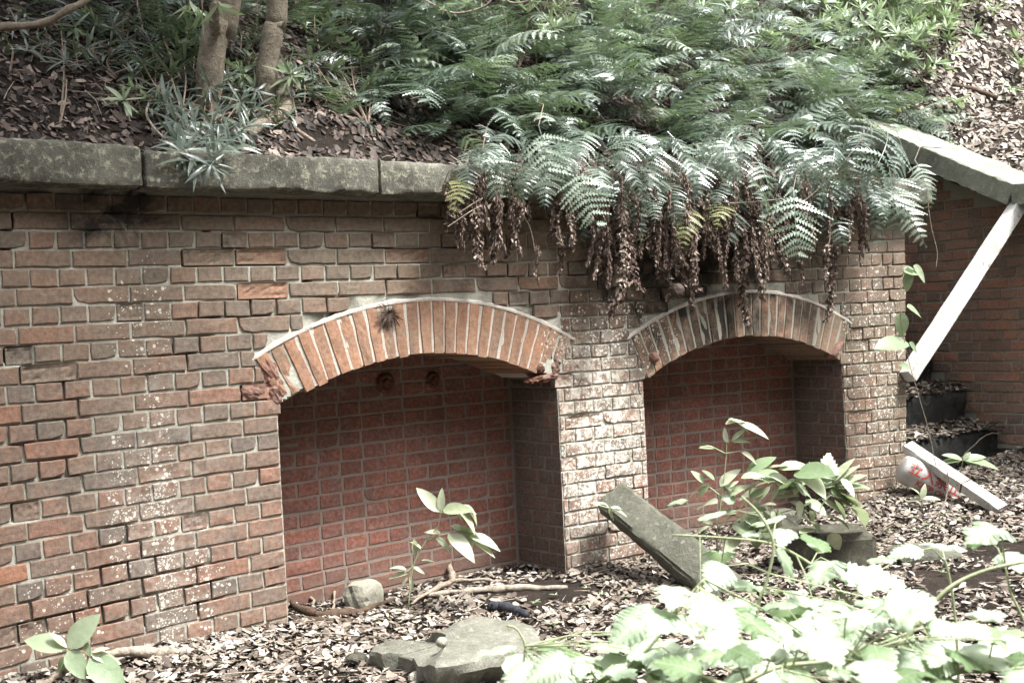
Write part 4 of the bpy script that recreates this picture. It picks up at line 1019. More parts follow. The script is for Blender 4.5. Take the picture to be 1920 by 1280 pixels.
def dead(px, y0, y1, Y, sc=1.0, label=None):
    p = Vector(onY(px, y0, Y)); q = Vector(onY(px + (y1 - y0) * .03, y1, Y)); L = (p - q).length; k = min(range(6), key=lambda i: abs(.30 + .05 * i - L)); s = L / (.30 + .05 * k)
    o = link('dead_frond', random.choice([DM[k], DM[max(0, k - 1)]])); o.location = p; o.rotation_euler = (random.gauss(0, .06), random.gauss(0, .07), random.uniform(0, 6.28)); o.scale = (sc * random.uniform(.7, 1.25),) * 2 + (s,)
    tag(o, label or ('long' if y1 - y0 > 150 else 'short') + ' brown dead frond hanging ' + zone(px, 400), 'dead fern frond', None if label else 'dead fern fronds hanging over the wall')
for px, y0, y1, s in ((845, 305, 450, 1.3), (860, 330, 420, 1), (905, 320, 500, 1.1), (925, 300, 510, 1.5), (940, 340, 470, 1.4), (957, 340, 430, 1), (1003, 440, 530, .9), (1060, 420, 515, .9), (1062, 380, 470, .7), (1128, 400, 520, .8), (1148, 380, 530, 1.3), (1165, 330, 590, 1.6), (1180, 380, 545, 1.3), (1195, 340, 480, 1.2),
                      (1222, 440, 520, 1), (1240, 330, 500, 1.3), (1262, 350, 520, 1.2), (1290, 360, 545, 1.5), (1312, 400, 590, 1.4), (1300, 340, 470, 1.5), (1342, 420, 510, .9), (1370, 330, 520, 1.5), (1390, 380, 632, 1.5), (1380, 340, 540, 1.6), (1400, 360, 500, 1.2), (1440, 360, 560, 1.2), (1455, 350, 510, 1), (1550, 400, 600, 1.3), (1553, 440, 520, 1.3), (1498, 440, 530, .8), (1612, 400, 480, .8), (1525, 380, 480, 1), (1245, 470, 560, 1.5), (1270, 430, 550, 1.3)):
    dead(px, y0, y1, random.uniform(-.24, -.10), s, {845: 'leftmost brown dead frond cluster hanging over the coping edge', 1390: 'longest dead frond, its tip reaching below the crown of the second arch', 1550: 'single dead frond hanging alone over the right haunch of the second arch'}.get(px))
for i in range(170):
    px = random.uniform(835, 1640) if i % 3 else random.uniform(1110, 1420); top = random.uniform(285, 350)
    dead(px, top, top + random.uniform(70, 150) + (60 if 1110 < px < 1460 else 0), random.uniform(-.22, -.11), random.uniform(.7, 1.3))
lump('leaf_ball', M['dead'], Vector(onY(1270, 545, -.16)), (.04, .03, .035), seed=55, amp=.3); tag(bpy.data.objects['leaf_ball'], 'withered round yellow-brown leaf caught at the bottom of the dead fronds', 'dead leaf')
mb = MB(); c_ = Vector(onY(1522, 243, -.28)); mb.add([c_ + Vector((-.012, 0, -.02)), c_ + Vector((.014, .005, -.012)), c_ + Vector((.012, 0, .02)), c_ + Vector((-.01, -.006, .014))], [(0, 1, 2), (0, 2, 3)]); o = mb.build('yellow_leaf', M['fern_yellow']); tag(o, 'single yellow leaf lying on the ferns near the right end of the thicket', 'leaf')
# thin bare stalks hanging from the thicket
mb = MB()
for pts in ([(1738, 360), (1745, 420), (1757, 470), (1755, 500)], [(1712, 400), (1720, 430), (1724, 445)], [(1640, 230), (1560, 330), (1480, 400)], [(1240, 300), (1300, 350), (1360, 380), (1480, 372)], [(905, 300), (960, 355), (985, 400)], [(1150, 285), (1210, 340), (1240, 400)], [(980, 400), (995, 430), (1003, 470)], [(1385, 300), (1400, 360), (1420, 400)], [(860, 400), (890, 380), (905, 372)], [(840, 425), (880, 398), (905, 385)]):
    mb.tube(spline([onY(a_, b_, -.26) for a_, b_ in pts], 10), .0022, 4, .5)
o = mb.build('fern_stalks', M['twig']); tag(o, 'thin bare fern stalks hanging in and beside the fern curtain', 'stalks', kind='stuff')

# ---- narrow-leaved shrubs: rosettes on thin stems
def rosette(e, c, ax, k, L, meshes, open_=.75, name='leaf'):
    ax = Vector(ax).normalized(); s = ax.cross(Vector((.3, .2, 1)));
    if s.length < .1: s = ax.cross(Vector((1, 0, 0)))
    s.normalize(); t = ax.cross(s)
    for i in range(k):
        a = i * 2.4 + random.gauss(0, .2); op = open_ * random.uniform(.6, 1.2); d = ax * math.cos(op * 1.45) + (s * math.cos(a) + t * math.sin(a)) * math.sin(op * 1.45)
        put(name, random.choice(meshes), e, c + ax * random.uniform(-.02, .01), d + Vector((0, 0, -.12)), ax + Vector((0, 0, .6)) + jit(.15), L * random.uniform(.6, 1.15))
def shrub(label, rootp, tips, meshes=LANCE, L=.10, k=13, group=None, cat='shrub', stem='stem_brown', rad=.005, open_=.75, axis=None):
    e = empty('narrow_leaved_shrub', rootp, label, cat, group)
    for tp in tips:
        mb = MB(); m_ = (rootp + tp) / 2 + jit(.02); sp = spline([rootp, m_, tp], 8); mb.tube(sp, [rad * (1 - .6 * i / 8) for i in range(9)], 5); child_of(mb.build('stem', M[stem], None, True), e)
        ax = (tp - m_).normalized() * .6 + Vector((0, -.25, .5)) if axis is None else Vector(axis)
        rosette(e, tp, ax + jit(.15 if axis is None else .5), k, L, meshes, open_)
    return e
def HP(px, py, lift=.1):
    """a point seen at px, py floating in front of the bank"""
    p = on_hill(px, py); d = (Vector(CP) - p).normalized(); return p + d * lift
shrub('lone narrow-leaved seedling with drooping blades on the bank at the far left', H(18, 140), [HP(15, 82, .15)], L=.13, k=8, open_=.9)
shrub('narrow-leaved shrub with two starry rosettes left of the leaning trunk', H(340, 215), [HP(345, 118, .2), HP(300, 165, .2), HP(365, 100, .15), HP(270, 125, .2), HP(320, 140, .2), HP(290, 95, .2)], L=.13, k=14, open_=.9)
shrub('big bushy narrow-leaved shrub spilling over the coping below the leaning trunk', H(400, 262), [HP(350, 245, .30), HP(330, 265, .34), HP(415, 215, .2), HP(450, 190, .2), HP(385, 185, .2), HP(420, 250, .24), HP(440, 235, .2), HP(365, 225, .2), HP(400, 285, .3), HP(395, 165, .2), HP(345, 205, .2), HP(470, 205, .15), HP(375, 265, .32), HP(400, 235, .26), HP(430, 275, .28), HP(330, 230, .3), HP(355, 275, .36), HP(445, 165, .2), HP(460, 240, .2), HP(480, 170, .2), HP(310, 195, .2), HP(410, 265, .34), HP(425, 140, .2), HP(372, 145, .2), HP(360, 300, .42), HP(395, 310, .42), HP(340, 285, .42)], L=.115, k=15, open_=.95, axis=TOCAM + Vector((0, 0, .1)))
shrub('bright starry rosette standing in front of the slim pale trunk', H(560, 235), [HP(545, 140, .32)], LANCE_P, L=.125, k=16, axis=TOCAM + Vector((.1, 0, .5)), open_=.95)
shrub('narrow-leaved shrub arching beside the left edge of the fern thicket', H(690, 235), [HP(690, 155, .3), HP(655, 95, .25), HP(585, 112, .25), HP(625, 130, .2), HP(715, 70, .2), HP(670, 60, .2), HP(700, 120, .25), HP(640, 165, .25), HP(610, 80, .2)], L=.13, k=12, open_=.8)
shrub('thin shrub hanging over the coping under the bushy one, with a drooping tip', Vector(onY(395, 285, .15)), [Vector(onY(410, 320, -.13)), Vector(onY(385, 300, -.14)), Vector(onY(425, 300, -.12))], L=.07, k=9, axis=(0, -.3, -1))
shrub('small broad-leaved seedling on the bank at the far left, beside dry leaves', H(112, 235), [HP(115, 58, .2), HP(125, 150, .1)], L=.07, k=6, open_=.9)
shrub('leafy twig hanging from above in front of the leaning trunk', Vector(onD(395, -60, 4.9)), [Vector(onD(410, 10, 4.9)), Vector(onD(355, 5, 4.95)), Vector(onD(380, 25, 4.95))], LANCE_P, L=.10, k=6, axis=(0, 0, -1))
for px, py in ((470, 110), (520, 200), (600, 150), (450, 60), (340, 20), (360, 60), (300, 60), (70, 70), (140, 95), (180, 70), (160, 30), (210, 100), (50, 25), (300, 185), (250, 165), (455, 150), (570, 160), (600, 60), (500, 30), (255, 55), (270, 120), (230, 30), (330, 50), (480, 70), (350, 60), (590, 30), (430, 120), (760, 20), (640, 20)):
    shrub('small narrow-leaved sprout on the shaded bank around the trunks', H(px, py + 40), [HP(px, py, .14), HP(px + 22, py + 18, .12), HP(px - 18, py + 22, .12)], LANCE_P if random.random() < .3 else LANCE, L=.10, k=11, open_=.9, group='sprouts on the shaded bank')
# thin upright stems among the trees
e = empty('leafless_plant', H(300, 120), 'leafless plant with thin bare stems in the shade left of the leaning trunk', 'plant')
for pts in ([(296, -20), (300, 40), (308, 75), (322, 110), (340, 150)], [(252, -20), (262, 30), (268, 60)], [(345, 0), (355, 60), (370, 90)], [(300, 160), (275, 205), (285, 235), (310, 262)]):
    mb = MB(); mb.tube(spline([HP(a_, b_, .12) for a_, b_ in pts], 12), [.007 - .0002 * i for i in range(13)], 5); child_of(mb.build('stem', M['twig'], None, True), e)
# thin arching branches at the top, above the thicket
e = empty('arching_branch', onD(780, -20, 5.4), 'thin pale branch arching through the top of the fern thicket', 'branch')
for pts in ([(770, -15), (810, 8), (845, 24), (880, 22), (915, 8), (930, -20)], [(940, -15), (955, 4), (985, 4), (1010, -10)], [(1030, -10), (1045, 12), (1060, 2)]):
    mb = MB(); mb.tube(spline([onD(a_, b_, 5.3) for a_, b_ in pts], 14), .004, 5); child_of(mb.build('twig', M['twig'], None, True), e)
for px, py in ((880, 5), (1000, 8), (835, 12), (560 + 475, 10)): rosette(e, Vector(onD(px, py, 5.25)), (0, -.3, -.6), 6, .07, LANCE_P)
# pale bushes at the top right, one object each
def bush(px, py, k, meshes, L, label, group, lift=.25, tips=5, sp=.16):
    p = on_hill(px, py); tl = [p + Vector((random.gauss(0, sp), random.gauss(0, sp) - .1, random.uniform(.08, lift + .12))) for _ in range(tips)]
    e = empty('narrow_leaved_bush', p, label, 'shrub', group)
    mb = MB()
    for tp in tl: mb.tube([p, (p + tp) / 2 + jit(.01), tp], [.004, .003, .002], 4)
    child_of(mb.build('stem', M['stem_brown']), e)
    for tp in tl: 
        o = link('leaf_rosette', random.choice(ROS if meshes is LANCE else ROS_P), e); ax = (tp - p).normalized() + Vector((0, -.2, .4)); o.matrix_local = Matrix.Translation(-p) @ frame(tp, ax, jit(1), L)
    return e
def ros_mesh(src, seed, k=15):
    r = random.Random(seed); v = []; f = []; aa = []
    for i in range(k):
        a = i * 2.4; op = r.uniform(.5, 1.35); d = Vector((math.cos(op), math.sin(op) * math.cos(a), math.sin(op) * math.sin(a))); m = frame(Vector((-.05 * r.random(), 0, 0)), d, Vector((1, 0, 0)), r.uniform(.6, 1.1)); n = len(v)
        v += [tuple(m @ q.co) for q in src.vertices]; f += [tuple(q + n for q in p.vertices) for p in src.polygons]; aa += [r.random() * .4] * len(src.vertices)
    me = mesh('leaf_rosette', v, f, src.materials[0], True); at = me.attributes.new('tint', 'FLOAT', 'POINT'); at.data.foreach_set('value', aa); return me
ROS = [ros_mesh(LANCE[i], 400 + i) for i in range(3)]; ROS_P = [ros_mesh(LANCE_P[i], 410 + i) for i in range(3)]
B1 = [(1240, -60), (1700, -60), (1830, 30), (1740, 110), (1700, 200), (1600, 170), (1480, 110), (1350, 60)]
for i in range(46):
    px = random.uniform(700, 1480); py = random.uniform(-40, 150) if px > 950 else random.uniform(-30, 60)
    bush(px, py, 5, LANCE if random.random() < .6 else LANCE_P, random.uniform(.10, .15), 'narrow-leaved shrub rising among the ferns ' + zone(px, 400), 'shrubs among the ferns', .45, 5, .2)
py = -50
while py < 200:
    px = 1220
    while px < 1840:
        x, y = px + random.gauss(0, 15), py + random.gauss(0, 10)
        if inside(x, y, B1):
            pale = x > 1440 + random.gauss(0, 60); bush(x, y, 5, LANCE_P if pale else LANCE, .12 if not pale else .14, 'pale narrow-leaved bush in the bright scrub at the upper right' if pale else 'narrow-leaved bush in the scrub above the fern thicket', 'pale bushes at the upper right' if pale else 'bushes above the fern thicket', .3)
        px += 42
    py += 26
for px, py, lab in ((1790, 222, 'small spiky seedling alone on the leafy bank just above the sloping coping'), (1893, 195, 'spiky seedling on the leafy bank nearest the right edge'), (1730, 160, 'pale seedling at the foot of the bright scrub on the leafy bank'), (1785, 72, 'pale spiky seedling at the edge of the scrub, high on the leafy bank'), (1862, 48, 'pale sprig at the very top of the leafy bank on the right'), (1905, 100, 'small dim sprig high at the right edge of the leafy bank'), (1910, 150, 'low sprig on the right edge of the leafy bank above the spiky seedling')):
    p = on_hill(px, py); shrub(lab, p, [p + Vector((0, -.02, .12))], LANCE_P, L=.17, k=13, open_=.85, cat='seedling')
# dead branches lying on the right bank
for pts, lab, rr in (([(1785, 165), (1820, 172), (1850, 182), (1870, 190)], 'dark fallen branch lying on the leafy bank above the sloping coping', .022), ([(1878, 108), (1900, 88), (1925, 65)], 'thin dark branch leaning on the right bank', .012), ([(1820, 222), (1870, 215), (1900, 205)], 'thin straight stick lying on the bank beside the spiky seedling', .008)):
    mb = MB(); mb.tube(spline([on_hill(a_, b_) + Vector((0, 0, .02)) for a_, b_ in pts], 10), [rr * (1 + .2 * math.sin(i * 2.1)) for i in range(11)], 6); tag(mb.build('fallen_branch', M['darkwood'], None, True), lab, 'branch')

# ------------------------------------------------------------------ stones and wood on the ground
def G(px, py, l=0): return on_ground(px, py) + Vector((0, 0, l))
# leaning slab
c0 = Vector(onY(1150, 935, -.10)); c1 = G(1352, 1110) + Vector((0, 0, .02)); d = (c1 - c0).normalized()
bmx = stone_block('leaning_slab', M['slab'], -.02, (c1 - c0).length + .06, -.088, .088, -.055, .055, None, 71, jit=.024, res=.018, cham=.010)
bmx.matrix_world = frame(c0, c1 - c0, Vector((-.55, -.55, .62)), 1); tag(bmx, 'long mossy concrete block leaning against the pier between the niches', 'concrete block')
# flat broken slab in the foreground
p = G(860, 1232)
TOP = [(697, 1206), (720, 1200), (750, 1203), (790, 1204), (812, 1190), (840, 1177), (880, 1163), (915, 1158), (950, 1160), (985, 1170), (1012, 1188), (1020, 1206), (1000, 1218), (960, 1222), (915, 1228), (860, 1240), (815, 1247), (782, 1246), (774, 1232), (745, 1226), (715, 1228), (694, 1222)]
tp = [Vector(onZ(x, y, .125 if x > 800 else .085)) for x, y in TOP]; cen = sum(tp, Vector()) / len(tp); bm = bmesh.new(); rings = []
for sc, dz, jt in ((.25, .010, .01), (.5, .008, .008), (.72, .006, .007), (.88, .004, .006), (.985, .0, .006), (1.0, -.010, .010), (1.0, -.04, .014), (.93, -.075, .016), (.84, -.11, .01)):
    ring = []
    for i, q in enumerate(tp):
        for k in range(3):
            w = q.lerp(tp[(i + 1) % len(tp)], k / 3); w = cen + (w - cen) * sc; w.z = (q.lerp(tp[(i + 1) % len(tp)], k / 3)).z * (1 if sc > .5 else 1) + dz + (cen.z - w.z) * 0
            n_ = float(fbm(w.x * 16, w.y * 16 + dz * 60, 90, 3)) - .45; o_ = Vector((w.x - cen.x, w.y - cen.y, 0)).normalized()
            ring.append(bm.verts.new(w + o_ * n_ * jt * 4 + Vector((0, 0, n_ * .045 * (dz > -.005)))))
    rings.append(ring)
bm.faces.new(rings[0])
for r0, r1 in zip(rings[:-1], rings[1:]):
    for i in range(len(r0)): bm.faces.new((r0[i], r1[i], r1[(i + 1) % len(r0)], r0[(i + 1) % len(r0)]))
bm.normal_update(); me = bpy.data.meshes.new('broken_slab'); bm.to_mesh(me); bm.free(); me.materials.append(M['flatrock']); me.shade_smooth(); me.set_sharp_from_angle(angle=R(28))
rgt = Vector((CX[0], CX[1], 0)).normalized()
o = link('broken_slab', me); tag(o, 'flat pale broken concrete slab lying in the foreground leaves', 'concrete slab')
lump('pebble', M['rock'], Vector(onZ(828, 1203, .15)), (.022, .018, .018), seed=4, amp=.1); tag(bpy.data.objects['pebble'], 'small grey pebble sitting on the flat foreground slab', 'pebble')
o = lump('rock', M['rock'], G(684, 1136) + Vector((0, 0, .04)), (.105, .08, .085), (0, 0, .5), 31, amp=.16, boxy=.55); tag(o, 'pale angular stone on the floor of the first niche', 'stone')
q0 = G(1560, 1066); o = stone_block('rock', M['darkrock'], -.21, .23, 0, .24, -.03, .155, None, 75, jit=.03, res=.025, cham=.012); o.matrix_world = frame(q0, rgt + Vector((0, .1, 0)), Vector((0, -.1, 1)), 1); tag(o, 'long flat dark stone block in front of the second niche behind the leaves', 'stone')
o = lump('rock', M['slab'], G(1510, 1010) + Vector((0, .2, .06)), (.16, .10, .09), (0, 0, -.4), 35, amp=.15, boxy=.7); tag(o, 'flat mossy stone behind the left end of the long dark block', 'stone')
o = lump('rock', M['slab'], G(1752, 1052) + Vector((0, .05, .02)), (.20, .10, .06), (0, .1, -.5), 36, amp=.2, boxy=.4); tag(o, 'low mossy stone half buried right of the long dark block', 'stone')
o = lump('rock', M['rock'], G(470 * 1.0 + 320, 1278) + Vector((0, 0, .02)), (.05, .035, .025), seed=37, amp=.2); tag(o, 'small pale stone at the bottom edge below the broken slab', 'stone')
o = lump('rock', M['darkrock'], G(668, 1245) + Vector((0, 0, .015)), (.045, .04, .03), seed=38, amp=.2); tag(o, 'small grey stone left of the broken slab', 'stone')
# charred stick, driftwood, bark
def log(name, m, pts, rr, lab, cat, sides=7, flat=1.0, rough=.25, seed=0):
    if name == 'driftwood': rr = [q * .72 for q in rr]; pts = [Vector(q) - Vector((0, 0, .012)) for q in pts]; rough = .7
    mb = MB(); sp = [q + np.array([random.gauss(0, .003), random.gauss(0, .003), random.gauss(0, .002)]) for q in spline(pts, 18)]; r = random.Random(seed); mb.tube(sp, [float(np.interp(i / 18, np.linspace(0, 1, len(rr)), rr)) * (1 + rough * (r.random() - .5)) for i in range(19)], sides, .5); o = mb.build(name, m, None, True); tag(o, lab, cat); return o
log('charred_stick', M['char'], [G(922, 1150, .03), G(950, 1152, .03), G(990, 1166, .03)], (.022, .026, .014), 'short blackened piece of wood behind the foreground slab', 'wood')
log('driftwood', M['darkwood'], [G(538, 1118, .02), G(560, 1148, .03), G(610, 1160, .03), G(680, 1152, .03), G(738, 1130, .03)], (.01, .026, .03, .024, .008), 'curved weathered branch around the pale stone in the first niche', 'driftwood', seed=1)
log('driftwood', M['darkwood'], [G(545, 1160, .02), G(600, 1170, .025), G(680, 1166, .02), G(730, 1150, .02)], (.012, .022, .018, .006), 'dark rotten branch lying in front of the curved weathered one', 'driftwood', seed=2)
log('driftwood', M['drift'], [G(770, 1128, .03), G(840, 1118, .03), G(920, 1112, .03), G(1000, 1108, .03), G(1062, 1104, .02)], (.008, .02, .024, .022, .012), 'long straight weathered board lying along the first niche', 'driftwood', seed=3)
log('driftwood', M['twig'], [G(745, 1148, .02), G(800, 1125, .04), G(850, 1104, .05), G(900, 1098, .04), G(950, 1092, .02)], (.006, .014, .016, .012, .006), 'pale branch crossing behind the long weathered board', 'driftwood', seed=4)
log('driftwood', M['twig'], [G(850, 1100, .03), G(845, 1085, .08), G(838, 1060, .16), G(834, 1042, .2)], (.022, .016, .012, .005), 'pale upright snag standing in the first niche', 'driftwood', seed=5)
log('driftwood', M['twig'], [G(540, 1118, .02), G(575, 1122, .05), G(590, 1128, .02)], (.012, .022, .01), 'bleached curl of bark at the left jamb of the first niche', 'driftwood', seed=6)
log('driftwood', M['twig'], [G(588, 1140, .03), G(575, 1105, .07), G(568, 1085, .10)], (.012, .009, .006), 'bleached twig sticking up at the left jamb of the first niche', 'driftwood', seed=7)
log('driftwood', M['twig'], [G(622, 1150, .02), G(632, 1115, .06), G(640, 1092, .10)], (.008, .008, .004), 'bleached twig sticking up left of the pale stone', 'driftwood', seed=8)
log('fallen_branch', M['drift'], [Vector(onY(x_, y_, -.10)) for x_, y_ in ((165, 1228), (250, 1222), (310, 1224), (370, 1220), (445, 1208))], (.012, .02, .024, .018, .008), 'grey fallen branch along the foot of the wall at the lower left', 'branch', seed=9)
log('fallen_branch', M['twig'], [Vector(onY(x_, y_, -.14)) for x_, y_ in ((60, 1300), (105, 1268), (140, 1242))], (.014, .013, .01), 'pale stick propped against the wall under the lower left plant', 'branch', seed=10)
log('fallen_branch', M['darkwood'], [G(492, 1192, .0), Vector(onY(505, 1160, -.03))], (.007, .005), 'short dark stick stuck upright at the foot of the left jamb', 'stick', rough=.1)

# ------------------------------------------------------------------ white timbers and the no-entry drum
t0, t1 = Vector(onY(1702, 706, -.045)), Vector(onX(1908, 388, XW - .16))
o = beam_mesh('white_beam', M['white'], t0 + Vector((0, 0, 0)), t1 + (t1 - t0).normalized() * .02, .085, .085, up=TOCAM + Vector((.9, 0, .3)), seed=5, jit=.002); tag(o, 'long white timber braced diagonally across the stair under the sloping coping', 'timber')
u0 = Vector(onY(1702, 838, -.10)); u1 = G(1880, 962, .015)
o = beam_mesh('white_beam', M['white'], u0, u1, .075, .06, up=TOCAM + Vector((0, 0, 1.2)), seed=6, jit=.003); tag(o, 'short white timber slanting from the wall end down to the leaves', 'timber')
o = beam_mesh('timber_clip', M['rust'], u0.lerp(u1, .62), u0.lerp(u1, .63), .082, .066, up=TOCAM + Vector((0, 0, 1.2)), seed=6, jit=0); 
child_of(o, bpy.data.objects['white_beam.001']); o.matrix_local = Matrix.Identity(4)
dr = empty('no_entry_drum', G(1748, 940), 'dirty white plastic no-entry drum with red lettering under the short white timber', 'drum')
dc = Vector(onD(1748, 905, (dr.location - Vector(CP)).dot(Vector(CF)) + .10)); ax = Vector(onD(1810, 925, 7.4)) - Vector(onD(1700, 870, 7.4)); ax.normalize(); DRM = frame(dc, ax, TOCAM, 1)
mb = MB(); prof = [(-.26, .0), (-.26, .07), (-.245, .09), (-.20, .10), (-.19, .096), (-.17, .10), (.10, .105), (.12, .10), (.14, .104), (.2, .095), (.235, .075), (.24, 0)]; v = []; f = []
for a_, b_ in prof:
    for k in range(24): v.append(DRM @ Vector((a_ * .8, math.sin(k * math.pi / 12) * b_ * .88, math.cos(k * math.pi / 12) * b_ * .88)))
for j in range(len(prof) - 1):
    for k in range(24): f.append((j * 24 + k, j * 24 + (k + 1) % 24, (j + 1) * 24 + (k + 1) % 24, (j + 1) * 24 + k))
mb.add(v, f); child_of(mb.build('drum_body', M['plastic'], None, True), dr)
def lettering(txt, size, y, x, rad=.0942):
    cu = bpy.data.curves.new('lettering', 'FONT'); cu.body = txt; cu.size = size; cu.align_x = 'CENTER'; cu.resolution_u = 3
    try: cu.offset = .0012
    except Exception: pass
    tmp = link('lettering_tmp', cu); bpy.context.view_layer.update(); dg = bpy.context.evaluated_depsgraph_get(); me = bpy.data.meshes.new_from_object(tmp.evaluated_get(dg)); bpy.data.objects.remove(tmp)
    bm = bmesh.new(); bm.from_mesh(me); bmesh.ops.triangulate(bm, faces=bm.faces)
    for _ in range(2):
        lg = [e_ for e_ in bm.edges if e_.calc_length() > .025]
        if lg: bmesh.ops.subdivide_edges(bm, edges=lg, cuts=1)
    for q in bm.verts:
        X_, Y_ = q.co.x + x, q.co.y + y; an = Y_ / rad; q.co = DRM @ Vector((X_, math.sin(an) * rad, math.cos(an) * rad))
    bm.to_mesh(me); bm.free(); me.materials.clear(); me.materials.append(M['red']); return child_of(link('lettering', me), dr)
lettering('立入禁止', .085, -.022, -.02); lettering('KEEP OUT', .05, -.078, .0)

# ------------------------------------------------------------------ leafy plants
def herb(name, lab, cat, rootp, stems, leaves, meshes, stem_mat='stem', rad=.004, group=None, face=.45):
    """stems: lists of points; leaves: (base point, tip point, width factor)"""
    e = empty(name, rootp, lab, cat, group)
    for pts in stems:
        mb = MB(); sp = spline(pts, 12); mb.tube(sp, [rad * (1 - .55 * i / 12) for i in range(13)], 6); child_of(mb.build('stem', M[stem_mat], None, True), e)
    for a_, b_ in leaves:
        d = Vector(b_) - Vector(a_); put('leaf', random.choice(meshes), e, Vector(a_), d, TOCAM * face + Vector((0, 0, 1)) + jit(.22), d.length)
    return e
def D_(px, py, dd): return Vector(onD(px, py, dd))
# plant in front of the first niche
g = G(765, 1150); dd = (g - Vector(CP)).dot(Vector(CF)); P = lambda x, y, k=0: D_(x, y, dd + k)
herb('sapling', 'pale-leaved sapling with a bent stem in front of the first niche', 'sapling', g, [[g, P(770, 1090), P(778, 1050), P(800, 1012), P(822, 985), P(826, 955), P(829, 960)], [P(826, 962), P(850, 955), P(885, 975)], [P(800, 1012), P(840, 1000), P(880, 1005)], [P(775, 1060), P(765, 1070), P(745, 1072)]],
     [(P(826, 960), P(783, 912)), (P(827, 960), P(828, 914)), (P(830, 955), P(878, 950, -.1)), (P(855, 955), P(900, 985, -.05)), (P(850, 955), P(868, 975)), (P(868, 950), P(895, 962)), (P(826, 1000), P(797, 990)), (P(840, 1000), P(890, 1035, -.1)), (P(850, 998), P(900, 985)), (P(880, 1005), P(942, 1016)), (P(880, 1008), P(932, 1042)), (P(845, 985), P(885, 998)), (P(815, 1005), P(850, 1035)), (P(790, 1030), P(775, 1010)), (P(776, 1010), P(780, 1045)), (P(765, 1075), P(727, 1082)), (P(762, 1068), P(733, 1056)), (P(768, 1080), P(778, 1112)), (P(765, 1082), P(750, 1100)), (P(775, 1062), P(798, 1075)), (P(790, 1050), P(830, 1052, .05)), (P(862, 985), P(895, 1020)), (P(870, 945), P(905, 975))], SAP)
# sapling in front of the second niche
g = G(1345, 1068); dd = (g - Vector(CP)).dot(Vector(CF)) - .15; P = lambda x, y, k=0: D_(x, y, dd + k)
herb('sapling', 'spreading bright-leaved sapling in front of the second niche', 'sapling', g, [[g, P(1345, 990), P(1355, 920), P(1362, 850), P(1362, 828)], [P(1345, 990), P(1380, 960), P(1420, 925), P(1470, 900), P(1520, 905)], [P(1352, 930), P(1320, 910), P(1290, 935)], [P(1360, 850), P(1335, 838), P(1312, 836)], [P(1350, 960), P(1420, 970), P(1500, 950), P(1560, 925)], [P(1360, 850), P(1390, 845)], [P(1300, 985), P(1340, 965), P(1370, 935)]],
     [(P(1362, 830), P(1358, 800)), (P(1360, 795), P(1395, 780)), (P(1365, 785), P(1412, 798)), (P(1385, 795), P(1447, 812)), (P(1372, 826), P(1400, 800)), (P(1366, 830), P(1358, 815)), (P(1372, 828), P(1408, 825)), (P(1340, 840), P(1310, 836)), (P(1390, 848), P(1425, 862)), (P(1290, 938), P(1252, 938)), (P(1320, 905), P(1298, 880)), (P(1330, 905), P(1305, 930)), (P(1340, 900), P(1318, 878)), (P(1350, 912), P(1382, 872)), (P(1362, 915), P(1385, 900)), (P(1370, 930), P(1402, 900)), (P(1380, 940), P(1350, 925)), (P(1400, 890), P(1452, 850)), (P(1430, 880), P(1480, 868)),
      (P(1440, 890), P(1500, 905)), (P(1460, 880), P(1520, 860)), (P(1450, 900), P(1490, 925)), (P(1490, 885), P(1560, 880, -.2)), (P(1500, 890), P(1545, 905, -.2)), (P(1550, 905), P(1555, 850)), (P(1560, 905), P(1600, 855)), (P(1560, 908), P(1610, 868)), (P(1565, 912), P(1625, 885)), (P(1565, 915), P(1632, 905)), (P(1555, 915), P(1600, 945)), (P(1545, 905), P(1520, 862)), (P(1550, 925), P(1612, 930)), (P(1540, 935), P(1582, 960)), (P(1510, 935), P(1550, 960, -.1)), (P(1480, 940), P(1520, 955)), (P(1450, 935), P(1500, 925)), (P(1430, 950), P(1470, 968)), (P(1400, 960), P(1445, 950)), (P(1385, 960), P(1340, 960)), (P(1405, 935), P(1440, 912)), (P(1395, 975), P(1440, 990)), (P(1420, 965), P(1390, 990)), (P(1330, 985), P(1300, 1000)), (P(1450, 960), P(1500, 985)), (P(1480, 900), P(1530, 925)), (P(1520, 890), P(1575, 895)), (P(1420, 900), P(1395, 925)), (P(1470, 905), P(1440, 935))] + [((lambda x, y, a, l: (P(x, y, random.uniform(-.12, .12)), P(x + l * math.cos(a), y + l * .6 * math.sin(a), random.uniform(-.12, .12))))(random.uniform(1330, 1590), random.uniform(895, 1005), random.uniform(-.8, 3.9), random.uniform(34, 62))) for _ in range(46)], SAP + SAP + OV[1:2] + SAPG)
# plant at the lower left
g = Vector(onY(112, 1272, -.12)); dd = (g - Vector(CP)).dot(Vector(CF)) - .04; P = lambda x, y, k=0: D_(x, y, dd + k)
herb('seedling', 'green broad-leaved seedling against the wall at the lower left', 'seedling', g, [[g, P(114, 1255), P(122, 1235), P(126, 1216)], [P(150, 1270), P(165, 1240), P(172, 1218)]],
     [(P(124, 1216), P(45, 1192)), (P(128, 1214), P(182, 1150)), (P(126, 1214), P(92, 1182)), (P(128, 1218), P(158, 1270, -.06)), (P(168, 1228), P(158, 1200)), (P(168, 1232), P(232, 1290, -.08)), (P(170, 1225), P(228, 1242)), (P(172, 1222), P(205, 1212)), (P(120, 1230), P(110, 1262))], SAPG + SAP[:1], face=.9)
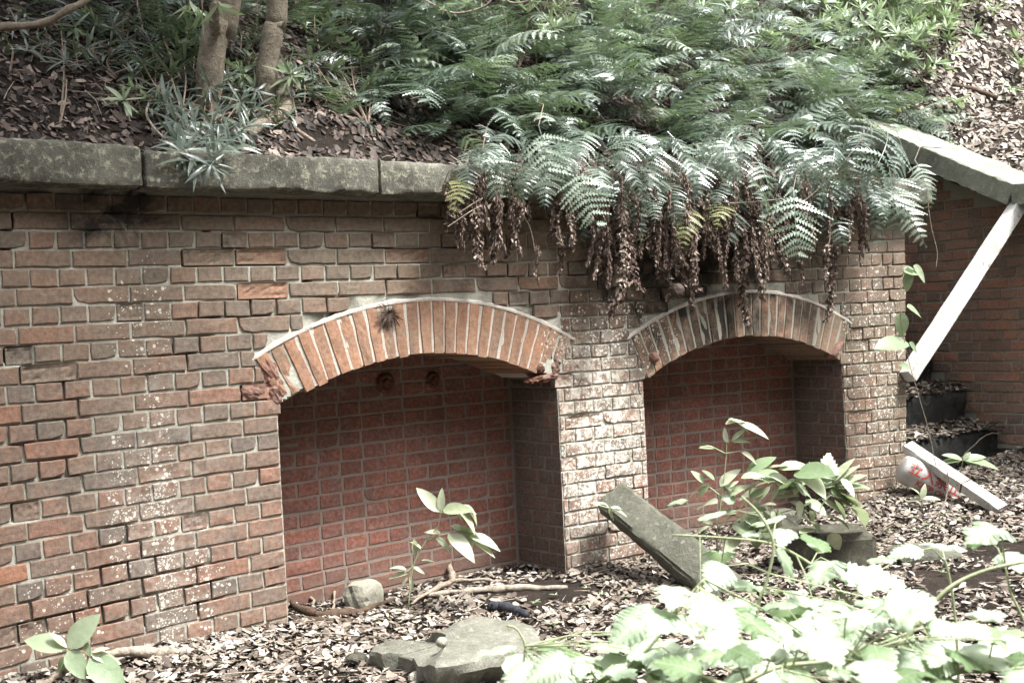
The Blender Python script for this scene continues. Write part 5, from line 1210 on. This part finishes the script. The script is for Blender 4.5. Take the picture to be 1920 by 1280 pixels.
# small plants
g = G(1175, 1010); P = lambda x, y, k=0: D_(x, y, 5.45 + k)
herb('seedling', 'tiny three-leaved sprig beside the top of the leaning block', 'seedling', P(1150, 968, .1), [[P(1150, 975, .1), P(1146, 960), P(1140, 950)]], [(P(1142, 952), P(1110, 936)), (P(1142, 950), P(1148, 972)), (P(1144, 950), P(1178, 966)), (P(1140, 948), P(1125, 940)), (P(1146, 952), P(1165, 948))], SAP, rad=.0025)
g = G(1800, 905); dd = (g - Vector(CP)).dot(Vector(CF)); P = lambda x, y, k=0: D_(x, y, dd + k)
herb('seedling', 'green four-leaved seedling standing in front of the lowest step', 'seedling', g, [[g, P(1802, 880), P(1806, 862)]], [(P(1805, 862), P(1755, 866)), (P(1805, 862), P(1768, 848)), (P(1806, 862), P(1850, 852)), (P(1806, 862), P(1875, 872, -.1)), (P(1806, 862), P(1820, 846)), (P(1808, 864), P(1840, 870))], SAPG)
g = G(1728, 955); dd = (g - Vector(CP)).dot(Vector(CF)); P = lambda x, y, k=0: D_(x, y, dd + k)
herb('seedling', 'pale seedling at the wall end below the white drum', 'seedling', g, [[g, P(1729, 935)]], [(P(1729, 935), P(1715, 908)), (P(1729, 935), P(1735, 906)), (P(1730, 936), P(1765, 930)), (P(1730, 937), P(1700, 935))], SAP)
# vine at the right end of the wall
P = lambda x, y, k=0: Vector(onY(x, y, -.32 + k)); g = G(1775, 985)
herb('vine', 'thin climbing vine with a few broad leaves crossing the right end of the wall', 'vine', g, [[g, P(1775, 930), P(1756, 880), P(1742, 810), P(1722, 740), P(1702, 670), P(1690, 600), P(1688, 540), P(1700, 500)]],
     [(P(1702, 500), P(1702, 548)), (P(1712, 498), P(1742, 528)), (P(1690, 585), P(1692, 632)), (P(1700, 575), P(1735, 592)), (P(1702, 642), P(1645, 644)), (P(1704, 642), P(1724, 660)), (P(1706, 690), P(1688, 682)), (P(1695, 510), P(1725, 505))], SAPG, 'twig', .003, face=2.2)
log('thin_vine', M['twig'], [G(1740, 975), Vector(onY(1768, 950, -.5)), Vector(onY(1778, 905, -.5)), Vector(onY(1772, 880, -.5)), Vector(onY(1760, 868, -.4))], (.004, .003), 'thin curved leafless stalk standing in front of the white drum', 'stalk', rough=.1)
log('thin_vine', M['twig'], [Vector(onY(1795, 870, .08)), Vector(onY(1815, 845, .06)), Vector(onY(1850, 815, .06)), Vector(onY(1878, 812, .08))], (.005, .003), 'thin dry root trailing over the lowest step', 'root', rough=.1)

# ---- foreground bramble: canes with toothed leaves
canes = [
    ('leafy cane arching from the bottom up to the right edge', [(1640, 1330), (1682, 1227), (1735, 1150), (1782, 1100), (1850, 1068), (1935, 1050)], 2.35, .006),
    ('leafy cane with white-lit stem running left towards the leaning block', [(1640, 1330), (1603, 1154), (1547, 1080), (1493, 1040), (1440, 1017), (1360, 1008), (1262, 1002)], 2.75, .0045),
    ('upright forked cane in the middle of the foreground leaves', [(1400, 1330), (1420, 1144), (1436, 1095), (1450, 1020), (1425, 965), (1390, 930)], 2.6, .0045),
    ('cane leaning left at the left side of the foreground leaves', [(1100, 1340), (1130, 1290), (1200, 1230), (1245, 1180), (1290, 1120), (1320, 1085)], 2.35, .0045),
    ('low cane along the bottom edge at the right', [(1700, 1340), (1780, 1266), (1850, 1258), (1935, 1250)], 2.1, .005),
    ('small cane in front of the broken slab', [(1000, 1340), (962, 1260), (985, 1217), (970, 1180), (950, 1172)], 2.55, .004),
    ('low cane along the bottom edge in the middle', [(1250, 1340), (1380, 1285), (1460, 1250), (1540, 1240), (1600, 1225)], 2.0, .005),
    ('short cane under the upper right leaves', [(1800, 1330), (1790, 1150), (1775, 1060), (1765, 1045)], 2.7, .004),
    ('slender cane near the right edge', [(1960, 1340), (1925, 1180), (1895, 1110), (1885, 1060)], 2.5, .004),
]
big = [(1410, 1165, 105, 3), (1190, 1165, 85, 2), (1262, 1108, 70, 3), (1235, 1150, 90, 3), (1300, 1205, 115, 3), (1110, 1232, 115, 5), (925, 1216, 85, 5), (1060, 1218, 95, 5), (1495, 1112, 85, 2), (1560, 1150, 100, 1), (1612, 1165, 95, 1), (1640, 1075, 95, 1), (1540, 1062, 75, 1), (1690, 1190, 75, 0), (1745, 1230, 90, 4), (1775, 1022, 90, 7), (1850, 990, 85, 8), (1895, 1045, 70, 8), (1850, 1232, 100, 4), (1700, 1262, 110, 4), (1590, 1262, 95, 6), (1480, 1235, 95, 6), (1380, 1248, 105, 6), (1250, 1262, 110, 3), (1405, 1092, 85, 2), (1350, 1068, 70, 2), (1350, 1035, 60, 1), (1420, 1000, 70, 1), (1470, 1000, 60, 1), (1530, 1010, 70, 1), (1330, 965, 55, 2),
       (1440, 975, 60, 2), (1585, 1075, 80, 1), (1655, 1130, 90, 0), (1880, 1180, 95, 4), (1820, 1175, 85, 4), (1770, 1200, 75, 0), (1900, 1230, 80, 4), (1620, 1215, 95, 6), (1540, 1200, 95, 6), (1460, 1180, 90, 2), (1340, 1140, 85, 3), (1280, 1170, 80, 3), (1180, 1225, 100, 3), (1150, 1262, 110, 3), (1020, 1265, 90, 5), (980, 1240, 70, 5), (1500, 1160, 85, 2), (1700, 1100, 70, 0), (1430, 1210, 90, 6), (1330, 1222, 95, 3), (1760, 1265, 110, 4), (1910, 1270, 100, 4), (1480, 1055, 65, 1), (1385, 1130, 75, 2), (1640, 1250, 90, 6), (1095, 1265, 95, 3), (1840, 1010, 60, 8), (1700, 1030, 60, 7), (1650, 1045, 60, 1)]
for i in range(95):
    px = random.uniform(980, 1930); lo = np.interp(px, [1000, 1200, 1350, 1650, 1930], [1245, 1180, 1120, 1110, 1160]); py = random.uniform(lo, 1290); big.append((px, py, random.uniform(55, 95), random.choice([0, 2, 3, 4, 6, 1] if px > 1250 else [3, 5])))
E_ = []
for ci, (lab, pts, dd, rd) in enumerate(canes):
    w = [D_(a_, b_, dd) for a_, b_ in pts]; g0 = Vector((w[0].x, w[0].y, float(ground_z(w[0].x, w[0].y)) - .01)); e = empty('bramble_cane', g0, lab, 'bramble'); E_.append((e, spline(w, 24), dd))
    mb = MB(); sp = spline([g0] + w, 26); mb.tube(sp, [rd * (1 - .5 * i / 26) for i in range(27)], 7); child_of(mb.build('cane', M['stem'], None, True), e)
for px, py, sz, ci in big:
    sz *= 1.14; e, sp, dd = E_[ci]; D0 = dd + random.uniform(-.25, .3); c = D_(px, py, D0); near = min(sp, key=lambda q: (Vector(q) - c).length); a = Vector(near); L = sz * D0 / FPX
    d = (c - a); d = Vector((d.x, d.y, d.z * .25)); 
    if d.length < .03: d = Vector((random.gauss(0, 1), random.gauss(0, 1), 0))
    d = (d.normalized() + Vector((random.gauss(0, .4), random.gauss(0, .4), random.uniform(-.15, .1)))).normalized()
    st = c - d * L * .5; dark = random.random() < (.12 if py < 1180 else .22)
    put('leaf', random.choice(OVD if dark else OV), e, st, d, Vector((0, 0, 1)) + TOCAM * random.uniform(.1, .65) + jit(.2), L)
    if (st - a).length < .5:
        mb = MB(); mb.tube([a, (a + st) / 2 + Vector((0, 0, .012)), st], [.0018, .0014, .001], 4); child_of(mb.build('leaf_stalk', M['stem']), e)
# low green sprouts in the leaf litter
for i in range(46):
    px = random.uniform(560, 1900); py = random.uniform(1110, 1180) if px < 1250 else random.uniform(960, 1100); p = G(px, py)
    if p.y > -.03: continue
    e = empty('sprout', p, 'tiny green sprout in the leaf litter', 'sprout', 'sprouts in the leaf litter')
    for k in range(4):
        an = k * 1.57 + random.random(); put('leaf', random.choice(SAPG + SAP[:1]), e, p + Vector((0, 0, .02)), (math.cos(an), math.sin(an), random.uniform(.1, .6)), (0, 0, 1), random.uniform(.018, .035))
